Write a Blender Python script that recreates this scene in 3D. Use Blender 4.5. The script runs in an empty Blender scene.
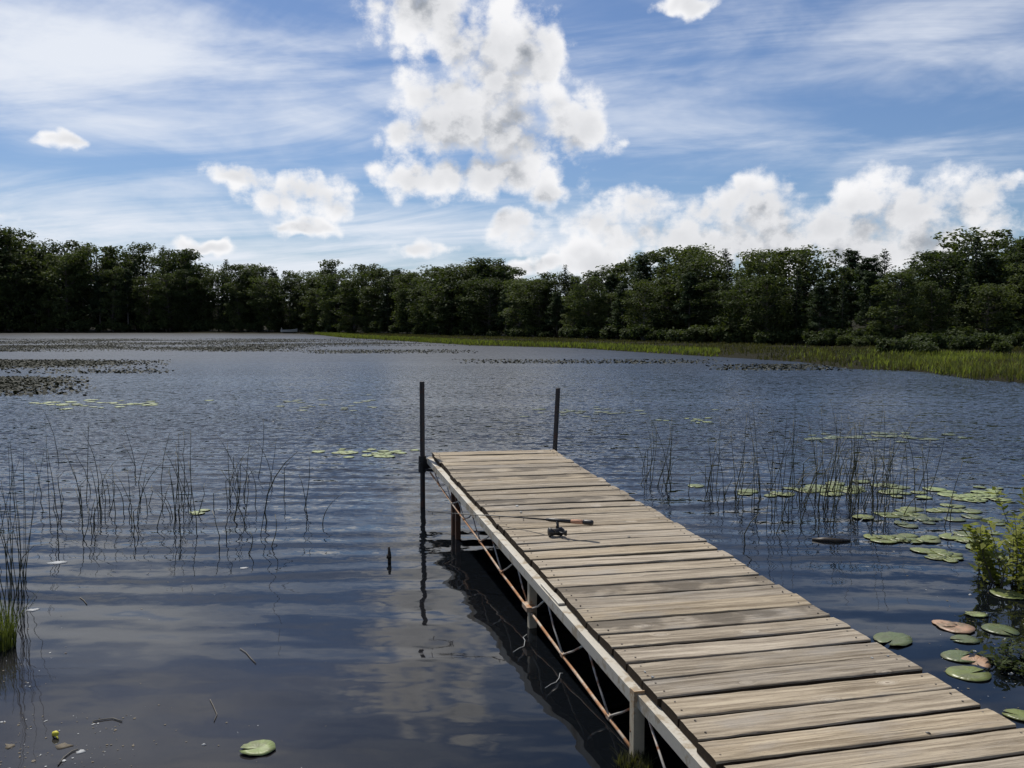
import bpy, math, random
import numpy as np
from mathutils import Vector, Matrix

R = math.radians
rng = np.random.default_rng(7)
random.seed(7)
scene = bpy.context.scene
COL = scene.collection

# ------------------------------------------------------------------ camera
F, HZ, CAMH = 880.0, 324.0, 1.75
PITCH = math.atan((384 - HZ) / F)
cam_d = bpy.data.cameras.new('camera')
cam_d.sensor_width = 36.0
cam_d.lens = F / 1024 * 36
cam_d.clip_start = 0.05
cam_d.clip_end = 6000
cam = bpy.data.objects.new('camera', cam_d)
COL.objects.link(cam)
cam.location = (0, 0, CAMH)
cam.rotation_euler = (math.pi / 2 - PITCH, 0, 0)
scene.camera = cam

# ------------------------------------------------------------------ light
SUN_AZ, SUN_EL = R(-27), R(57)            # azimuth from +Y towards +X, elevation
sdir = Vector((math.sin(SUN_AZ) * math.cos(SUN_EL), math.cos(SUN_AZ) * math.cos(SUN_EL), math.sin(SUN_EL)))
sun_d = bpy.data.lights.new('sun', 'SUN')
sun_d.energy = 4.0
sun_d.angle = R(0.55)
sun_d.color = (1.0, 0.95, 0.87)
sun = bpy.data.objects.new('sun', sun_d)
COL.objects.link(sun)
sun.rotation_euler = sdir.to_track_quat('Z', 'Y').to_euler()

scene.view_settings.view_transform = 'Standard'
scene.view_settings.look = 'None'
scene.view_settings.exposure = 0.2
scene.view_settings.gamma = 1.0
scene.view_settings.use_curve_mapping = False
SKY = 0.1


def ray(px, py):
    a, b = (px - 512) / F, (384 - py) / F
    c, s = math.cos(PITCH), math.sin(PITCH)
    return np.array([a, c + b * s, -s + b * c])


def at(px, py, z=0.0):
    r = ray(px, py)
    t = (z - CAMH) / r[2]
    return Vector((r[0] * t, r[1] * t, z))


def azel(px, py):
    r = ray(px, py)
    r = r / np.linalg.norm(r)
    return math.atan2(r[0], r[1]), math.asin(r[2])


class NB:
    """small helper that wires shader nodes"""
    def __init__(self, tree):
        self.t, self.n, self.l = tree, tree.nodes, tree.links

    def put(self, sock, v):
        if isinstance(v, bpy.types.NodeSocket):
            self.l.new(v, sock)
        elif v is not None:
            sock.default_value = v

    def m(self, op, a, b=None, c=None, clamp=False):
        n = self.n.new('ShaderNodeMath')
        n.operation = op
        n.use_clamp = clamp
        for s, v in zip(n.inputs, (a, b, c)):
            self.put(s, v)
        return n.outputs[0]

    def v(self, op, a, b=None):
        n = self.n.new('ShaderNodeVectorMath')
        n.operation = op
        self.put(n.inputs[0], a)
        if b is not None:
            self.put(n.inputs[1], b)
        return n.outputs[1] if op in ('DOT_PRODUCT', 'LENGTH') else n.outputs[0]

    def ss(self, x, lo, hi, to0=0.0, to1=1.0, kind='SMOOTHSTEP'):
        n = self.n.new('ShaderNodeMapRange')
        n.interpolation_type = kind
        self.put(n.inputs[0], x)
        for i, q in enumerate((lo, hi, to0, to1)):
            self.put(n.inputs[i + 1], q)
        return n.outputs[0]

    def mix(self, f, a, b, mode='MIX'):
        n = self.n.new('ShaderNodeMix')
        n.data_type = 'RGBA'
        n.blend_type = mode
        self.put(n.inputs[0], f)
        self.put(n.inputs[6], a)
        self.put(n.inputs[7], b)
        return n.outputs[2]

    def noise(self, vec, scale, detail=4, rough=0.55, out=0, dist=0.0):
        n = self.n.new('ShaderNodeTexNoise')
        self.put(n.inputs['Vector'], vec)
        n.inputs['Scale'].default_value = scale
        n.inputs['Detail'].default_value = detail
        n.inputs['Roughness'].default_value = rough
        n.inputs['Distortion'].default_value = dist
        return n.outputs[out]

    def xyz(self, x, y, z=0.0):
        n = self.n.new('ShaderNodeCombineXYZ')
        for s, q in zip(n.inputs, (x, y, z)):
            self.put(s, q)
        return n.outputs[0]

    def sep(self, vec):
        n = self.n.new('ShaderNodeSeparateXYZ')
        self.put(n.inputs[0], vec)
        return n.outputs

    def new(self, typ, **kw):
        n = self.n.new(typ)
        for k, q in kw.items():
            self.put(n.inputs[k], q)
        return n


# ------------------------------------------------------------------ sky
BLOBS = [  # cumulus heaps, given by the bearing they are seen at (picture px) and angular half-sizes (px)
    (425, 5, 66, 42), (478, 45, 66, 44), (532, 52, 46, 38), (440, 92, 34, 26), (408, 132, 30, 18), (455, 125, 70, 46), (518, 125, 66, 50),
    (574, 130, 48, 38), (480, 172, 92, 32), (420, 180, 40, 22), (545, 192, 24, 18), (400, -35, 76, 40), (450, -80, 60, 40), (500, 85, 50, 40),
    (520, 226, 38, 20), (245, 180, 44, 13), (298, 195, 52, 23), (335, 202, 30, 15), (305, 229, 36, 10), (69, 142, 20, 9), (208, 243, 30, 8), (692, -2, 38, 11),
    (600, 222, 40, 20), (648, 210, 42, 22), (660, 236, 84, 28), (720, 212, 60, 36), (765, 202, 50, 32), (800, 230, 80, 40), (735, 245, 100, 28),
    (850, 222, 66, 34), (915, 212, 66, 34), (968, 206, 48, 30), (940, 242, 80, 28), (590, 260, 44, 22), (535, 266, 40, 11), (860, 252, 110, 24),
    (1000, 192, 24, 15), (420, 250, 34, 9),
    (1180, 215, 90, 30), (-160, 200, 110, 26), (1400, 190, 120, 50), (-420, 190, 120, 60),
]


def cloud_group():
    g = bpy.data.node_groups.new('cloud_density', 'ShaderNodeTree')
    g.interface.new_socket('dir', in_out='INPUT', socket_type='NodeSocketVector')
    g.interface.new_socket('density', in_out='OUTPUT', socket_type='NodeSocketFloat')
    g.interface.new_socket('body', in_out='OUTPUT', socket_type='NodeSocketFloat')
    b = NB(g)
    gi, go = g.nodes.new('NodeGroupInput'), g.nodes.new('NodeGroupOutput')
    d = gi.outputs[0]
    x, y, z = b.sep(d)
    az, el = b.m('ARCTAN2', x, y), b.m('ARCSINE', z)
    V = b.xyz(az, el, 0.0)
    V = b.v('ADD', V, b.v('MULTIPLY', b.v('SUBTRACT', b.noise(d, 22, 2, .6, out=1), (.5, .5, .5)), (.055, .04, 0)))
    rmin = None
    for (px, py, w, h) in BLOBS:
        a, e = azel(px, py)
        q = b.v('SUBTRACT', V, (a, e, 0))
        q = b.v('MULTIPLY', q, (F / w, F / h, 0))
        r2 = b.v('DOT_PRODUCT', q, q)
        rmin = r2 if rmin is None else b.m('SMOOTH_MIN', rmin, r2, 0.6)
    base = b.m('MAXIMUM', b.m('SUBTRACT', 1.0, rmin), -1.6)
    # loose cumulus overhead and behind
    gen = b.m('MULTIPLY', b.m('SUBTRACT', b.noise(b.v('MULTIPLY', d, (1, 1, 1.6)), 2.6, 3, 0.5), 0.56), 7.0)
    gmask = b.m('MAXIMUM', b.ss(el, R(25), R(34)), b.ss(y, 0.45, 0.2))
    gen = b.m('SUBTRACT', gen, b.m('MULTIPLY', b.m('SUBTRACT', 1.0, gmask), 5.0))
    base = b.m('MAXIMUM', base, gen)
    n1 = b.noise(b.v('MULTIPLY', d, (1, 1, 1.25)), 15.0, 7, 0.71)
    vor = b.n.new('ShaderNodeTexVoronoi')
    vor.feature = 'F1'
    b.put(vor.inputs['Vector'], b.v('ADD', d, b.v('MULTIPLY', b.noise(d, 34, 2, .6, out=1), (.02, .02, .02))))
    vor.inputs['Scale'].default_value = 26
    vor.inputs['Detail'].default_value = 1.0
    vor.inputs['Roughness'].default_value = 0.55
    dn = b.m('ADD', b.m('MULTIPLY', b.m('SUBTRACT', n1, 0.51), 3.3), b.m('MULTIPLY', b.m('SUBTRACT', 0.42, vor.outputs['Distance']), 1.5))
    out = b.m('ADD', b.m('ADD', b.m('MULTIPLY', base, 0.95), dn), 0.70)
    b.put(go.inputs[0], out)
    b.put(go.inputs[1], base)
    return g


def build_world():
    w = bpy.data.worlds.new('World')
    scene.world = w
    w.use_nodes = True
    t = w.node_tree
    t.nodes.clear()
    b = NB(t)
    out = t.nodes.new('ShaderNodeOutputWorld')
    bg = t.nodes.new('ShaderNodeBackground')
    sky = t.nodes.new('ShaderNodeTexSky')
    sky.sky_type = 'NISHITA'
    sky.sun_disc = False
    sky.sun_elevation = SUN_EL
    sky.sun_rotation = SUN_AZ
    sky.air_density = 1.0
    sky.dust_density = 0.6
    sky.ozone_density = 2.5
    tc = t.nodes.new('ShaderNodeTexCoord')
    d = tc.outputs['Generated']
    d = b.v('NORMALIZE', d)
    g = cloud_group()

    def dens(vec):
        n = t.nodes.new('ShaderNodeGroup')
        n.node_tree = g
        b.put(n.inputs[0], vec)
        return n.outputs
    d0, body = dens(d)[:2]
    off = Vector((-0.40, 0.1, 0.9)).normalized() * 0.034
    d1 = dens(b.v('ADD', d, tuple(off)))[0]
    alpha = b.ss(d0, -0.15, 1.05)
    # self-shading: heaps are greyer where the cloud is deep and on the side turned from the sun
    relief = b.ss(b.m('SUBTRACT', d1, d0), -0.50, 0.95)
    core = b.ss(b.m('ADD', b.m('MULTIPLY', body, 0.8), b.m('MULTIPLY', d0, 0.2)), 0.40, 1.40)
    shade = b.m('MULTIPLY', core, b.m('ADD', b.m('MULTIPLY', relief, 1.1), 0.42), clamp=True)
    c_lit = (0.82 / SKY, 0.82 / SKY, 0.835 / SKY, 1)
    c_dark = (0.26 / SKY, 0.285 / SKY, 0.325 / SKY, 1)
    ccol = b.mix(shade, c_lit, c_dark)
    # high thin cirrus: streaks laid on a plane overhead, thicker in some parts of the sky
    x, y, z = b.sep(d)
    zz = b.m('ADD', b.m('MAXIMUM', z, 0.0), 0.10)
    px, py = b.m('DIVIDE', x, zz), b.m('DIVIDE', y, zz)
    az, el = b.m('ARCTAN2', x, y), b.m('ARCSINE', z)
    V = b.xyz(az, el, 0.0)
    msk = None
    for (cx, cy, w_, h_, amp) in [(60, 60, 330, 80, .85), (120, 265, 420, 70, .95), (880, 50, 190, 60, .62), (330, 95, 150, 20, .5), (720, 110, 220, 40, .45),
                                  (180, 118, 90, 16, .6), (420, 240, 260, 40, .7), (1000, 130, 160, 60, .35), (560, 60, 300, 60, .25), (800, 290, 700, 30, .5), (160, -160, 500, 130, .6), (800, -200, 500, 150, .45)]:
        a, e = azel(cx, cy)
        q = b.v('MULTIPLY', b.v('SUBTRACT', V, (a, e, 0)), (F / w_, F / h_, 0))
        gq = b.m('MULTIPLY', b.m('POWER', 2.718, b.m('MULTIPLY', b.v('DOT_PRODUCT', q, q), -0.9)), amp)
        msk = gq if msk is None else b.m('MAXIMUM', msk, gq)
    P = b.xyz(b.m('MULTIPLY', px, 0.42), b.m('ADD', b.m('MULTIPLY', py, 1.0), b.m('MULTIPLY', px, 0.30)), 0.0)
    st = b.noise(P, 1.5, 6, 0.62, dist=0.9)
    st2 = b.noise(b.v('MULTIPLY', d, (1, 1, 3.6)), 5.0, 5, 0.58, dist=0.4)
    stm = b.m('ADD', b.m('MULTIPLY', st, 0.55), b.m('MULTIPLY', st2, 0.45))
    cir = b.m('MULTIPLY', b.ss(b.m('ADD', b.m('MULTIPLY', b.m('SUBTRACT', stm, .5), 3.2), msk), 0.0, 1.20), 0.95, clamp=True)
    skyc = b.mix(1.0, sky.outputs[0], (0.535, 0.615, 0.745, 1), 'MULTIPLY')
    s1 = b.mix(cir, skyc, (0.71 / SKY, 0.745 / SKY, 0.81 / SKY, 1))
    s2 = b.mix(alpha, s1, ccol)
    b.put(bg.inputs['Color'], s2)
    bg.inputs['Strength'].default_value = SKY
    b.put(out.inputs['Surface'], bg.outputs[0])
    w.cycles.sampling_method = 'MANUAL'
    w.cycles.sample_map_resolution = 512


build_world()
cy = scene.cycles
cy.max_bounces = 6
cy.diffuse_bounces = 2
cy.glossy_bounces = 3
cy.transmission_bounces = 3
cy.transparent_max_bounces = 6
cy.caustics_reflective = False
cy.caustics_refractive = False
cy.sample_clamp_indirect = 4.0
cy.use_denoising = True
cy.use_adaptive_sampling = True
cy.adaptive_threshold = 0.015
cy.adaptive_min_samples = 16


# ------------------------------------------------------------------ helpers
def tag(o, label=None, cat=None, group=None, kind=None):
    if label: o['label'] = label
    if cat: o['category'] = cat
    if group: o['group'] = group
    if kind: o['kind'] = kind
    return o


def link(name, me, parent=None):
    o = bpy.data.objects.new(name, me)
    COL.objects.link(o)
    if parent is not None:
        o.parent = parent
    return o


def empty(name, loc=(0, 0, 0), rz=0.0):
    o = bpy.data.objects.new(name, None)
    COL.objects.link(o)
    o.empty_display_size = 0.1
    o.location = loc
    o.rotation_euler = (0, 0, rz)
    return o


def copy_tree(o, parent=None):
    c = o.copy()
    COL.objects.link(c)
    if parent is not None:
        c.parent = parent
    for ch in o.children:
        copy_tree(ch, c)
    return c


class MB:
    def __init__(self):
        self.v, self.f, self.mi = [], [], []

    def add(self, vs, fs, mi=0):
        o = len(self.v)
        self.v += [tuple(p) for p in vs]
        self.f += [tuple(i + o for i in f) for f in fs]
        self.mi += [mi] * len(fs)

    def box(self, lo, hi, mi=0, M=None):
        vs = [Vector((x, y, z)) for x in (lo[0], hi[0]) for y in (lo[1], hi[1]) for z in (lo[2], hi[2])]
        if M is not None: vs = [M @ p for p in vs]
        self.add(vs, [(0, 1, 3, 2), (4, 6, 7, 5), (0, 4, 5, 1), (2, 3, 7, 6), (0, 2, 6, 4), (1, 5, 7, 3)], mi)

    def tube(self, pts, rad, n=8, mi=0, caps=True):
        pts = [Vector(p) for p in pts]
        if not hasattr(rad, '__len__'): rad = [rad] * len(pts)
        vs, fs = [], []
        ref = None
        for i, p in enumerate(pts):
            t = (pts[min(i + 1, len(pts) - 1)] - pts[max(i - 1, 0)]).normalized()
            if ref is None:
                ref = t.orthogonal().normalized()
            ref = (ref - t * ref.dot(t)).normalized()
            bt = t.cross(ref)
            for k in range(n):
                a = 2 * math.pi * k / n
                vs.append(p + (ref * math.cos(a) + bt * math.sin(a)) * rad[i])
        for i in range(len(pts) - 1):
            for k in range(n):
                k2 = (k + 1) % n
                fs.append((i * n + k, i * n + k2, (i + 1) * n + k2, (i + 1) * n + k))
        if caps:
            fs.append(tuple(range(n))[::-1])
            fs.append(tuple(range((len(pts) - 1) * n, len(pts) * n)))
        self.add(vs, fs, mi)

    def mesh(self, name, mats, smooth=False):
        me = bpy.data.meshes.new(name)
        me.from_pydata(self.v, [], self.f)
        for m_ in (mats if isinstance(mats, (list, tuple)) else [mats]):
            me.materials.append(m_)
        if len(set(self.mi)) > 1:
            me.polygons.foreach_set('material_index', self.mi)
        if smooth:
            me.polygons.foreach_set('use_smooth', [True] * len(me.polygons))
        me.update()
        return me

    def build(self, name, mats, parent=None, smooth=False):
        return link(name, self.mesh(name, mats, smooth), parent)


def np_mesh(name, V, Fc, mats, smooth=False):
    """V (n,3), Fc (m,k) arrays"""
    me = bpy.data.meshes.new(name)
    m, k = Fc.shape
    me.vertices.add(len(V))
    me.vertices.foreach_set('co', np.ascontiguousarray(V, dtype=np.float32).ravel())
    me.loops.add(m * k)
    me.loops.foreach_set('vertex_index', np.ascontiguousarray(Fc, dtype=np.int32).ravel())
    me.polygons.add(m)
    me.polygons.foreach_set('loop_start', np.arange(0, m * k, k, dtype=np.int32))
    for m_ in (mats if isinstance(mats, (list, tuple)) else [mats]):
        me.materials.append(m_)
    if smooth:
        me.polygons.foreach_set('use_smooth', np.ones(m, dtype=bool))
    me.update(calc_edges=True)
    me.validate()
    return me


def new_mat(name):
    m = bpy.data.materials.new(name)
    m.use_nodes = True
    m.node_tree.nodes.clear()
    b = NB(m.node_tree)
    out = b.n.new('ShaderNodeOutputMaterial')
    return m, b, out


def principled(b, out, **kw):
    p = b.new('ShaderNodeBsdfPrincipled', **kw)
    b.put(out.inputs['Surface'], p.outputs[0])
    return p


def bump(b, h, strength=0.5, dist=0.01):
    n = b.n.new('ShaderNodeBump')
    n.inputs['Strength'].default_value = strength
    n.inputs['Distance'].default_value = dist
    b.put(n.inputs['Height'], h)
    return n.outputs[0]


# ------------------------------------------------------------------ materials
def leaf_mat(name, c1, c2, trans=0.3, tcol=None, gloss=0.12, patch=0.0):
    m, b, out = new_mat(name)
    geo = b.n.new('ShaderNodeNewGeometry')
    oi = b.n.new('ShaderNodeObjectInfo')
    r = b.m('ADD', b.m('MULTIPLY', geo.outputs['Random Per Island'], 0.45), b.m('MULTIPLY', oi.outputs['Random'], 0.55))
    col = b.mix(r, c1 + (1,), c2 + (1,))
    if patch:                                    # stands of older, browner growth
        pn = b.noise(b.v('MULTIPLY', geo.outputs['Position'], (.45, .45, 0)), 1.0, 4, .6)
        col = b.mix(b.m('MULTIPLY', b.ss(pn, .44, .62), patch), col, (.060, .062, .028, 1))
    p = b.new('ShaderNodeBsdfPrincipled', **{'Base Color': col, 'Roughness': 0.7})
    p.inputs['Specular IOR Level'].default_value = gloss
    tr = b.n.new('ShaderNodeBsdfTranslucent')
    b.put(tr.inputs[0], b.mix(1.0, col, (tcol or (1.5, 1.6, .6)) + (1,), 'MULTIPLY'))
    mx = b.n.new('ShaderNodeMixShader')
    mx.inputs[0].default_value = trans
    b.put(mx.inputs[1], p.outputs[0])
    b.put(mx.inputs[2], tr.outputs[0])
    b.put(out.inputs['Surface'], mx.outputs[0])
    return m


M = {}
M['leaf'] = leaf_mat('leaf_green', (.024, .038, .015), (.068, .084, .030))
M['leaf_lt'] = leaf_mat('leaf_light', (.046, .064, .025), (.090, .108, .042))
M['needle'] = leaf_mat('needle_dark', (.018, .032, .016), (.038, .055, .024), .18)
M['pine'] = leaf_mat('needle_pine', (.026, .045, .022), (.055, .075, .034), .2)
M['shrub'] = leaf_mat('shrub_leaf', (.028, .042, .015), (.052, .066, .025), .25)
M['marsh'] = leaf_mat('marsh_blade', (.10, .135, .030), (.23, .25, .07), .42, (1.3, 1.35, .6), patch=.8)
M['sedge'] = leaf_mat('sedge_blade', (.046, .048, .022), (.095, .085, .042), .3, patch=.5)
M['marsh_far'] = leaf_mat('marsh_far_blade', (.07, .095, .022), (.15, .17, .05), .35)
M['grass'] = leaf_mat('grass_blade', (.05, .075, .02), (.12, .13, .05), .35)
M['pad_far'] = leaf_mat('pad_far', (.010, .013, .007), (.028, .032, .017), .05, gloss=.25)
M['bank_leaf'] = leaf_mat('bank_leaf', (.08, .11, .026), (.22, .23, .06), .38)


def bark():
    m, b, out = new_mat('bark')
    tc = b.n.new('ShaderNodeTexCoord')
    n = b.noise(b.v('MULTIPLY', tc.outputs['Object'], (1, 1, .25)), 6, 5)
    oi = b.n.new('ShaderNodeObjectInfo')
    c = b.mix(n, (.05, .042, .035, 1), (.16, .14, .12, 1))
    c = b.mix(b.ss(oi.outputs['Random'], .90, .93), c, (.20, .19, .17, 1))
    principled(b, out, **{'Base Color': c, 'Roughness': .9})
    return m


M['bark'] = bark()


def reed_mat():
    m, b, out = new_mat('reed_stem')
    oi = b.n.new('ShaderNodeObjectInfo')
    c = b.mix(oi.outputs['Random'], (.018, .024, .010, 1), (.075, .068, .030, 1))
    principled(b, out, **{'Base Color': c, 'Roughness': .6})
    return m


M['reed'] = reed_mat()


def wood_mat(name, dark=False):
    m, b, out = new_mat(name)
    tc = b.n.new('ShaderNodeTexCoord')
    oi = b.n.new('ShaderNodeObjectInfo')
    rnd = oi.outputs['Random']
    shift = b.xyz(b.m('MULTIPLY', rnd, 37.0), b.m('MULTIPLY', rnd, 91.0), b.m('MULTIPLY', rnd, 17.0))
    co = b.v('ADD', tc.outputs['Object'], shift)
    # knots bend the grain
    vk = b.n.new('ShaderNodeTexVoronoi')
    b.put(vk.inputs['Vector'], b.v('MULTIPLY', co, (1.0, 2.2, 1.0)))
    vk.inputs['Scale'].default_value = 3.0
    kd = vk.outputs['Distance']
    knot = b.ss(kd, .045, .02)
    halo = b.ss(kd, .20, .02)
    grainv = b.v('MULTIPLY', co, (1.0, 26.0, 26.0))
    grainv = b.v('ADD', grainv, b.xyz(0.0, b.m('MULTIPLY', halo, 2.4), 0.0))
    g1 = b.noise(grainv, 2.0, 6, .62, dist=.35)
    g2 = b.noise(b.v('MULTIPLY', co, (2.5, 90.0, 90.0)), 2.0, 3, .6)
    blot = b.noise(b.v('MULTIPLY', co, (1.0, 3.0, 3.0)), 2.4, 5, .6)
    c = b.mix(b.ss(g1, .30, .72), (.165, .130, .088, 1), (.45, .380, .280, 1))
    c = b.mix(b.m('MULTIPLY', b.ss(g2, .56, .74), .45), c, (.13, .105, .08, 1))
    c = b.mix(b.m('MULTIPLY', b.ss(blot, .50, .72), .55), c, (.30, .275, .24, 1))
    c = b.mix(b.m('MULTIPLY', b.ss(blot, .40, .22), .45), c, (.17, .14, .108, 1))
    c = b.mix(b.m('MULTIPLY', halo, .45), c, (.56, .50, .41, 1))
    c = b.mix(b.m('MULTIPLY', knot, .75), c, (.12, .085, .055, 1))
    sp = b.noise(b.v('MULTIPLY', co, (1.0, 5.0, 5.0)), 42.0, 4, .65)
    c = b.mix(b.m('MULTIPLY', b.ss(sp, .56, .70), .40), c, (.105, .085, .062, 1))
    c = b.mix(b.m('MULTIPLY', b.ss(sp, .40, .30), .30), c, (.52, .46, .37, 1))
    crack = b.noise(b.v('MULTIPLY', co, (.8, 60.0, 60.0)), 1.6, 2, .5, dist=.2)
    c = b.mix(b.m('MULTIPLY', b.ss(crack, .69, .73), .75), c, (.05, .04, .03, 1))
    # each board weathered a little differently
    val = b.m('ADD', b.m('MULTIPLY', rnd, .26), .78)
    hs = b.new('ShaderNodeHueSaturation', Saturation=b.m('ADD', b.m('MULTIPLY', b.m('FRACT', b.m('MULTIPLY', rnd, 7.3)), .24), .88), Value=val, Color=c)
    c = hs.outputs[0]
    if dark:
        st = b.noise(b.v('MULTIPLY', tc.outputs['Object'], (1.0, 1.6, 1.0)), 3.4, 4, .55)
        c = b.mix(b.m('MULTIPLY', b.ss(st, .60, .44), .75), c, (.085, .07, .052, 1))
    h = b.m('ADD', b.m('MULTIPLY', g1, .7), b.m('MULTIPLY', g2, .3))
    principled(b, out, **{'Base Color': c, 'Roughness': .82, 'Normal': bump(b, h, .55, .006), 'Specular IOR Level': .25})
    return m


M['plank'] = wood_mat('weathered_plank')
M['plank_dark'] = wood_mat('stained_plank', True)
M['beam'] = wood_mat('old_beam', True)


def metal_mat(name, col, rough=.5, metal=.6, rust=0.0, rcol=(.21, .085, .035)):
    m, b, out = new_mat(name)
    tc = b.n.new('ShaderNodeTexCoord')
    n = b.noise(tc.outputs['Object'], 9.0, 6, .62)
    n2 = b.noise(tc.outputs['Object'], 60.0, 3, .6)
    c = b.mix(n2, tuple(x * .78 for x in col) + (1,), col + (1,))
    if rust:
        f = b.ss(b.m('ADD', n, b.m('MULTIPLY', b.m('SUBTRACT', n2, .5), .25)), .62 - rust * .35, .74 - rust * .3)
        c = b.mix(f, c, rcol + (1,))
        met = b.m('MULTIPLY', b.m('SUBTRACT', 1.0, f), metal)
        rg = b.m('ADD', b.m('MULTIPLY', f, .9 - rough), rough)
    else:
        met, rg = metal, rough
    principled(b, out, **{'Base Color': c, 'Roughness': rg, 'Metallic': met, 'Normal': bump(b, n2, .2, .002)})
    return m


M['galv'] = metal_mat('galvanised_rail', (.52, .49, .42), .5, .15, .35, (.30, .25, .18))
M['rusty'] = metal_mat('rusty_rod', (.46, .37, .28), .6, .1, .62, (.36, .18, .085))
M['brace'] = metal_mat('brace_rod', (.46, .44, .40), .55, .3, .35)
M['leg'] = metal_mat('leg_angle', (.58, .50, .36), .6, .05, .35, (.34, .22, .12))
M['oldleg'] = metal_mat('rusted_leg', (.12, .08, .06), .8, .2, .9, (.10, .045, .025))
M['post'] = metal_mat('dark_pipe', (.045, .042, .045), .5, .4, .35, (.07, .035, .025))
M['black'] = metal_mat('black_plastic', (.012, .012, .013), .45, .0)
M['nail'] = metal_mat('nail_head', (.14, .12, .10), .6, .4, .3, (.09, .06, .04))


def plain(name, col, rough=.7, spec=.3, var=.25, scale=20):
    m, b, out = new_mat(name)
    tc = b.n.new('ShaderNodeTexCoord')
    n = b.noise(tc.outputs['Object'], scale, 4)
    c = b.mix(n, tuple(x * (1 - var) for x in col) + (1,), tuple(x * (1 + var) for x in col) + (1,))
    principled(b, out, **{'Base Color': c, 'Roughness': rough, 'Specular IOR Level': spec})
    return m


M['end_grain_shade'] = plain('end_grain_shade', (.040, .030, .021), .9, .1, .5, 60)  # weathered board ends; gap shade painted into board sides and nailers
M['cork'] = plain('cork_grip', (.45, .24, .15))
M['white'] = plain('white_paint', (.62, .62, .60), .5)
M['foam'] = plain('white_scrap', (.33, .34, .34), .6, .3, .35, 70)
M['twig'] = plain('pale_twig', (.14, .128, .108), .8)
M['debris'] = plain('leaf_debris', (.11, .09, .06), .7, .3, .6, 8)
M['darkwood'] = plain('wet_wood', (.03, .024, .018), .5)
M['bud'] = plain('yellow_bud', (.55, .50, .05), .5)


def pad_mat(name, c1, c2, rough=.38, edge=(.25, .2, .08)):
    m, b, out = new_mat(name)
    tc = b.n.new('ShaderNodeTexCoord')
    oi = b.n.new('ShaderNodeObjectInfo')
    x, y, z = b.sep(tc.outputs['Object'])
    ang = b.m('ARCTAN2', y, x)
    vein = b.m('ABSOLUTE', b.m('SINE', b.m('MULTIPLY', ang, 9.0)))
    n = b.noise(tc.outputs['Object'], 14, 5, .6)
    r = b.m('ADD', b.m('MULTIPLY', n, .6), b.m('MULTIPLY', oi.outputs['Random'], .4))
    c = b.mix(r, c1 + (1,), c2 + (1,))
    c = b.mix(b.m('MULTIPLY', b.ss(vein, .14, .02), .25), c, tuple(min(1, k * 1.5) for k in c2) + (1,))
    big = b.noise(b.v('ADD', tc.outputs['Object'], b.xyz(b.m('MULTIPLY', oi.outputs['Random'], 50.0), 0.0, 0.0)), 9, 4, .6)
    c = b.mix(b.m('MULTIPLY', b.ss(big, .42, .66), .65), c, (.10, .095, .05, 1))
    spot = b.noise(tc.outputs['Object'], 38, 3, .6)
    c = b.mix(b.m('MULTIPLY', b.ss(spot, .64, .72), .6), c, edge + (1,))
    principled(b, out, **{'Base Color': c, 'Roughness': rough, 'Normal': bump(b, vein, .25, .004)})
    return m


M['pad'] = pad_mat('lily_pad', (.10, .13, .035), (.22, .24, .07))
M['pad_dim'] = pad_mat('lily_pad_dull', (.06, .085, .03), (.13, .15, .06))
M['pad_pink'] = pad_mat('lily_pad_pink', (.30, .17, .11), (.42, .28, .17), .5, (.2, .1, .05))
M['pad_lime'] = pad_mat('lily_pad_lime', (.17, .22, .07), (.27, .31, .12), .5)


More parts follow.
